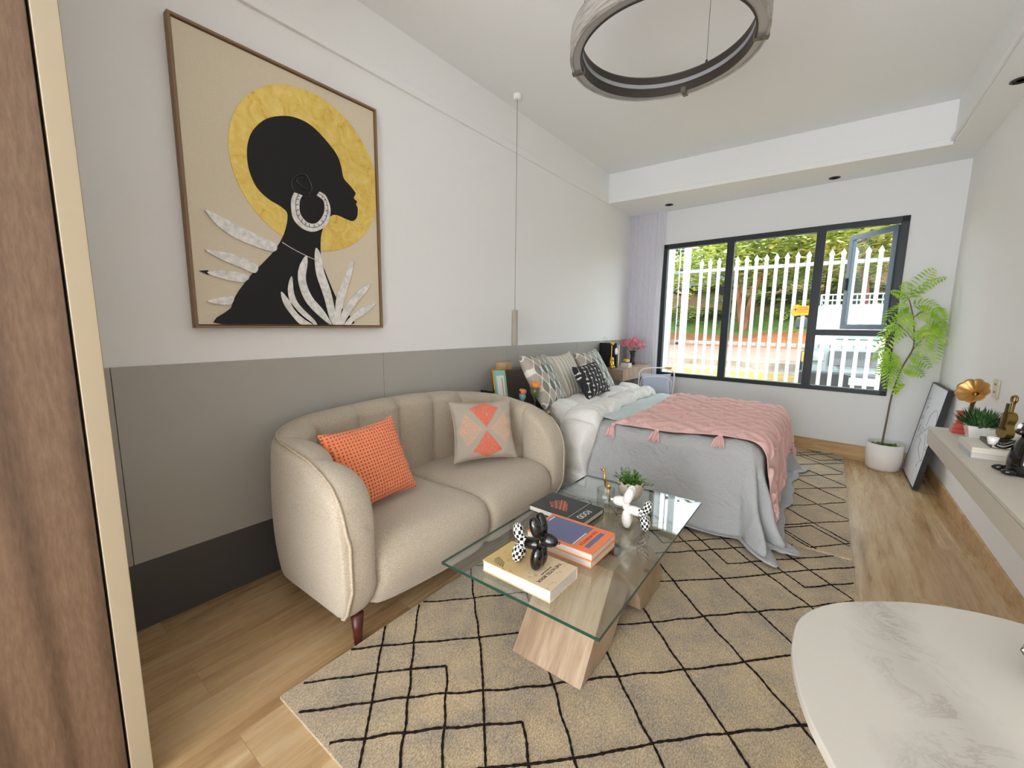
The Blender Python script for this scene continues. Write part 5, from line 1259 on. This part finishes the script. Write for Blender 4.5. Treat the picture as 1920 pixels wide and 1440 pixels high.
# fence
fn_ = thing('palisade_fence', 'white steel palisade fence with pointed pales outside the window', 'fence', (1, 7.5, 0))
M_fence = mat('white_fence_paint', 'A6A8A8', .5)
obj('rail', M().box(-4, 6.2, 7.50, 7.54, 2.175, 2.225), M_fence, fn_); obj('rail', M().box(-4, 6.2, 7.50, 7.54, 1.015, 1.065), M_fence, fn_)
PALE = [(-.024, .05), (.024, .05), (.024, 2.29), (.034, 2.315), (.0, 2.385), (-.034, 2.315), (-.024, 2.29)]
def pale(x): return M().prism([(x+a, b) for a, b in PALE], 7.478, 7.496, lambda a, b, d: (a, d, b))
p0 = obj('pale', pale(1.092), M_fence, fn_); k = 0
for i in range(-26, 34):
    x = 1.092+.1303*i
    if i == 0 or -.10 < x < .33: continue
    c = p0.copy(); COL.objects.link(c); c.parent = fn_; c.location.x = .1303*i
for x in (-.02, .235): obj('post', M().box(x-.045, x+.045, 7.36, 7.45, 0, 3.6), M_fence, fn_)
obj('tension_wire', M().tube([(.135, 7.36, 0.0), (.135, 7.36, 3.4)], .010, 6), mat('grey_wire', '9AA0A2', .4), fn_)
for z in (1.0, 1.3, 1.6, 1.9, 2.2, 2.5): obj('insulator', M().lathe([(.022, 0), (.03, .02), (.022, .04)], (.16, 7.37, z), 10), M_black, fn_)
sg = thing('warning_sign', 'orange electric fence warning sign fixed to the white pales', 'sign', (1.87, 7.47, 1.47))
sp = [(1.99, 1.485), (1.99, 1.615), (1.84, 1.615), (1.80, 1.632), (1.76, 1.625), (1.738, 1.56), (1.745, 1.50), (1.775, 1.465), (1.82, 1.478)]
obj('plate', M().prism(sp, 7.466, 7.476, lambda a, b, d: (a, d, b)), mat('orange_sign', 'F58A1F', .5), sg)
for s_, z, sz in (('HATARI', 1.586, .033), ('DANGER', 1.556, .033), ('ELECTRIC FENCE', 1.525, .016)):
    text('sign_lettering', s_, sz, M_ink, sg, (1.868-LOC[sg.name].x, 7.465-LOC[sg.name].y, z-LOC[sg.name].z), (PI/2, 0, 0))
bolt = M().prism([(1.762, 1.56), (1.782, 1.59), (1.778, 1.568), (1.797, 1.568), (1.773, 1.528), (1.779, 1.555)], 7.463, 7.4655, lambda a, b, d: (a, d, b)); obj('lightning_symbol', bolt, M_ink, sg)
# off-road vehicle parked nose-on behind the fence
CX, CY = 2.75, 8.5
car = thing('off_road_vehicle', 'white off-road vehicle with roof rack and green stripes parked behind the fence', 'vehicle', (CX, CY+2.2, 0))
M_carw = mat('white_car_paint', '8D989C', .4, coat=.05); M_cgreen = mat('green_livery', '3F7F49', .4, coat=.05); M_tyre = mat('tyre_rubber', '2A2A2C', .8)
M_cargl = mat('car_glass', '8FA6B0', .08, .2, coat=.5); M_bump = mat('grey_bumper', '3E4144', .6)
side = [(0, .45), (0, .98), (.10, 1.08), (1.30, 1.20), (1.85, 1.66), (2.3, 1.72), (4.5, 1.72), (4.6, 1.2), (4.6, .45)]
m = M(); hw = .86
rings = []
for xx, k in ((-hw, .0), (-hw+.06, .05), (hw-.06, .05), (hw, 0)):
    rings.append([(CX+xx, CY+a+(.03 if k == 0 else 0)*(1 if a < 1 else 0), b+(.0 if k == 0 else .03)*(1 if b > 1 else 0)) for a, b in side])
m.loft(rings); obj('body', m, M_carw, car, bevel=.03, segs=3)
obj('windscreen', M().add([(CX-.74, CY+1.33, 1.245), (CX+.74, CY+1.33, 1.245), (CX+.66, CY+1.80, 1.655), (CX-.66, CY+1.80, 1.655)], [(0, 1, 2, 3)]), M_cargl, car, solid=.02)
obj('front_bumper', M().box(CX-.90, CX+.90, CY-.16, CY+.02, .36, .60), M_bump, car, bevel=.03)
obj('grille', M().box(CX-.52, CX+.52, CY-.03, CY+.01, .70, .94), mat('grille_grey', '4A4E50', .4, .3), car, bevel=.01)
m = M()
for i in range(7): m.box(CX-.48+.16*i-.012, CX-.48+.16*i+.012, CY-.045, CY-.03, .71, .93)
obj('grille_slats', m, M_black, car)
for s in (-1, 1):
    obj('headlamp', M().box(CX+s*.68-.10, CX+s*.68+.10, CY-.035, CY+.01, .76, .92), mat('lamp_glass', 'A8B0B3', .1, .3), car, bevel=.02)
    obj('indicator', M().box(CX+s*.84-.04, CX+s*.84+.04, CY-.03, CY+.02, .74, .90), mat('amber_lamp', 'E8A24A', .2), car, bevel=.01)
    obj('wing_stripe', M().prism([(.05, .66), (.9, .66), (1.3, .95), (.5, 1.02), (.12, .98)], CX+s*(hw+.002), CX+s*(hw+.008), lambda a, b, d: (d, CY+a, b)), M_cgreen, car)
    obj('mirror', M().box(CX+s*1.0-.10, CX+s*1.0+.08, CY+1.5, CY+1.6, 1.28, 1.50), M_bump, car, bevel=.03)
    for yy in (.75, 3.7):
        m = M(); m.lathe([(0, -.11), (.30, -.11), (.36, -.07), (.37, 0), (.36, .07), (.30, .11), (0, .11)], (0, 0, 0), 32)
        for v in m.v: v.xyz = (CX+s*.74+v.z, CY+yy+v.x, .385+v.y)
        w_ = obj('wheel', m, M_tyre, car, smooth=True)
    m = M(); m.prism([(.30, .45), (.34, .74), (.55, .87), (.95, .87), (1.16, .74), (1.2, .45), (1.1, .45), (1.0, .72), (.55, .72), (.42, .45)], CX+s*(hw-.02), CX+s*(hw+.07), lambda a, b, d: (d, CY+a, b)); obj('wheel_arch', m, M_bump, car)
obj('bonnet_stripe', M().add([(CX-.5, CY+.12, 1.125), (CX+.5, CY+.12, 1.125), (CX+.35, CY+1.2, 1.232), (CX-.35, CY+1.2, 1.232)], [(0, 1, 2, 3)]), M_cgreen, car, solid=.006)
m = M()
for z in (1.84, 1.95): 
    m.tube([(CX-.75, CY+2.1, z), (CX+.75, CY+2.1, z)], .015, 6); m.tube([(CX-.75, CY+4.3, z), (CX+.75, CY+4.3, z)], .015, 6); m.tube([(CX-.75, CY+2.1, z), (CX-.75, CY+4.3, z)], .015, 6); m.tube([(CX+.75, CY+2.1, z), (CX+.75, CY+4.3, z)], .015, 6)
for i in range(9): m.tube([(CX-.75+1.5*i/8, CY+2.1, 1.74), (CX-.75+1.5*i/8, CY+2.1, 1.95)], .010, 6)
obj('roof_rack', m, M_carw, car)
obj('wiper', M().tube([(CX-.3, CY+1.36, 1.28), (CX+.35, CY+1.38, 1.31)], .008, 5), M_black, car); obj('number_plate', M().box(CX-.24, CX+.24, CY-.172, CY-.162, .43, .54), M_white, car)
# lorry far up the slope
by0 = 26; bz = gz(-3.1, 26)
bus = thing('parked_lorry', 'pale blue lorry parked on the slope far beyond the fence', 'lorry', (-3.1, by0, bz))
obj('cargo_box', M().box(-5.9, -3.2, by0, by0+1.9, bz+.55, bz+2.1), mat('pale_blue_paint', '6F909C', .4), bus, bevel=.04)
obj('cab', M().box(-3.15, -2.35, by0+.05, by0+1.85, bz+.45, bz+1.65), mat('pale_blue_paint2', '7C9AA4', .4), bus, bevel=.08)
obj('cab_window', M().box(-2.9, -2.5, by0+.02, by0+.06, bz+1.05, bz+1.5), M_cargl, bus)
for x in (-5.2, -2.8):
    m = M(); m.lathe([(0, -.1), (.34, -.1), (.38, 0), (.34, .1), (0, .1)], (0, 0, 0), 20)
    for v in m.v: v.xyz = (x+v.x, by0+.05+v.z, bz+.4+v.y)
    obj('wheel', m, M_tyre, bus)
# a passer-by is too small to read; low stone kerb wall
kb = M().box(-20, 14, 12.02, 12.36, .18, .44); struct('kerb', kb, mat('kerb_stone', 'CDBBAA', .9, fn=lambda g: g.color(g.ramp(g.noise(g.obj(), 2.2, 4), [(.3, '80705F'), (.7, 'AFA294')]))))

# trees
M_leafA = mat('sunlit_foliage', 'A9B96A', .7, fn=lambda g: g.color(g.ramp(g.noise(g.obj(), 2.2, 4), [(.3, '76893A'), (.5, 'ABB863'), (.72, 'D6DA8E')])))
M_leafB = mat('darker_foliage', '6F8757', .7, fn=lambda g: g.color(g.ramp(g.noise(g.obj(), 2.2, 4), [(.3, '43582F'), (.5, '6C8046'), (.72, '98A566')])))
M_trunk = mat('red_brown_trunk', 'A3694A', .85, fn=lambda g: g.color(g.ramp(g.noise(g.obj((1, 1, .3)), 6, 4), [(.3, '5F3824'), (.7, '9C6A4B')])))
def crown(seed, R, H, n, umbrella=True):
    rr = random.Random(seed); m = M(); cl_ = []
    for i in range(16):
        a = rr.uniform(0, 2*PI); r = R*math.sqrt(rr.random()); cl_.append((r*math.cos(a), r*math.sin(a), rr.uniform(-.5, .5)*H*(1 if not umbrella else .7)-(r/R)**2*H*.35))
    for i in range(n):
        c = rr.choice(cl_); s = .36*R
        p = Vector((c[0]+rr.gauss(0, s*.6), c[1]+rr.gauss(0, s*.6), c[2]+rr.gauss(0, s*.22))); a = rr.uniform(0, 2*PI); d = Vector((math.cos(a), math.sin(a), rr.uniform(-.5, .3))).normalized()
        t = d.cross(Vector((rr.uniform(-.4, .4), rr.uniform(-.4, .4), 1))).normalized(); L = rr.uniform(.20, .42)*(1 if umbrella else .7); w_ = L*.42
        m.add([p-t*w_*.2, p+d*L*.5-t*w_*.5, p+d*L, p+d*L*.5+t*w_*.5], [(0, 1, 2, 3)])
    return m
protos = []
def tree(label, x, y, R, H, hz, mt, seed, n, trunks, scale=1.):
    z = gz(x, y)-.1; t = thing('tree', label, 'tree', (x, y, z), group='trees on the bank beyond the fence')
    c = obj('foliage', crown(seed, R, H, n), mt, t, local=True); c.location = (0, 0, hz)
    for tx, ty in trunks: obj('trunk', M().tube(smooth_path([(0, 0, 0), (tx*.25, ty*.2, hz*.35), (tx*.6, ty*.6, hz*.7), (tx, ty, hz*1.02)], 4), [.15, .14, .13, .12, .11, .10, .09, .08, .07, .06, .055, .05, .04][:13], 8), M_trunk, t, smooth=True, local=True)
    return t
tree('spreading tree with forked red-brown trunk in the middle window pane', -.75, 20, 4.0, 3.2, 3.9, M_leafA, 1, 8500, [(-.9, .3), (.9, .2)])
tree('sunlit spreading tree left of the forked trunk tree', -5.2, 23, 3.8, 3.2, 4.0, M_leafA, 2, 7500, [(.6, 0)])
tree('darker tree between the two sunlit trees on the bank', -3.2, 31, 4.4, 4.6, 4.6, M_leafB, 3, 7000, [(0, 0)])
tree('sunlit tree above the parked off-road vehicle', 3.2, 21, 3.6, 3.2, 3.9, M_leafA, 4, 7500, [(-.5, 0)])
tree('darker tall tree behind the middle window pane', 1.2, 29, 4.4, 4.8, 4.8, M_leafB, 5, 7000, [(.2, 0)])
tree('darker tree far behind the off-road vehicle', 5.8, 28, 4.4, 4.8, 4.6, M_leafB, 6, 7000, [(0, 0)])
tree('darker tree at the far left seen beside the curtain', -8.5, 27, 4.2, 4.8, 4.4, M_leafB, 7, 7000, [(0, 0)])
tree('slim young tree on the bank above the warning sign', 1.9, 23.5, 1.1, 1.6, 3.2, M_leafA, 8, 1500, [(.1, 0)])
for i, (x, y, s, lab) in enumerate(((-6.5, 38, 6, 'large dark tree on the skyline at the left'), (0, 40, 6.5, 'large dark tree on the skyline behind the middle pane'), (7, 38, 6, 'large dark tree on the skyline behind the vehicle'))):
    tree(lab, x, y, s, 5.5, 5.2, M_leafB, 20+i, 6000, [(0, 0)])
# bushes low on the bank
BL = ['sunlit bush left of the forked trunk, in front of the slope', 'darker bush just left of the forked trunk', 'sunlit bush right of the forked trunk', 'darker bush left of the warning sign on the bank', 'sunlit bush directly behind the vehicle roof rack', 'darker large bush right behind the vehicle', 'sunlit bush low on the bank by the tall white posts', 'darker bush higher up the slope in the middle pane', 'sunlit bush high on the slope behind the forked trunk', 'darker bush high on the bank above the vehicle']
rr = random.Random(9)
for i, (x, y, s) in enumerate(((-3.6, 21.5, .9), (-2.4, 22.6, .7), (1.0, 21.8, .9), (2.3, 22.5, 1.1), (3.6, 21.4, .9), (4.6, 23.5, 1.2), (-5.0, 20.6, .8), (.2, 24.5, 1.0), (-1.8, 24.8, .9), (2.9, 25.2, 1.2))):
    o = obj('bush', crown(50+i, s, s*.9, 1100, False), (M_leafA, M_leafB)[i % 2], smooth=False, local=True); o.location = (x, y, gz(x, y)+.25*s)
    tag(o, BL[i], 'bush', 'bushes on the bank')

# ------------------------------------------------------------------ finer parentage: details belong to the part that carries them
SUBS = {'canvas': ('gold_disc', 'silhouette', 'leaf_relief', 'dark_leaf_tip', 'earring', 'earring_engraving', 'ear_relief', 'necklace', 'line_drawing'),
        'cover': ('title_lettering', 'subtitle_lettering', 'cover_plant_print', 'cover_sun_print', 'panel_print', 'white_rule', 'coral_drawing'),
        'grille': ('grille_slats',), 'bowl': ('soil',), 'mat_board': ('photo', 'gold_line'), 'plate': ('sign_lettering', 'lightning_symbol', 'socket_hole'),
        'shell': ('piping',), 'face': ('petals',), 'headboard': ('headboard_cap',), 'glass': ('drink', 'stem_foot_ring', 'dark_twist'), 'knit': ('tassel',), 'top': ('brass_corner',),
        'inner_band': ('light_strip',), 'pot': ('moss',), 'cargo_box': (), 'body': ('line_inlay',), 'front_bumper': ('number_plate',), 'windscreen': ('wiper',), 'panel': ('printed_line',)}
base_name = lambda o: o.name.split('.')[0]
for root in [o for o in S.objects if o.parent is None]:
    kids = {}
    for c in root.children:
        if base_name(c) in SUBS and tuple(c.location) == (0, 0, 0): kids.setdefault(base_name(c), c)
    for c in list(root.children):
        for host, names in SUBS.items():
            if base_name(c) in names and host in kids and kids[host] is not c: c.parent = kids[host]
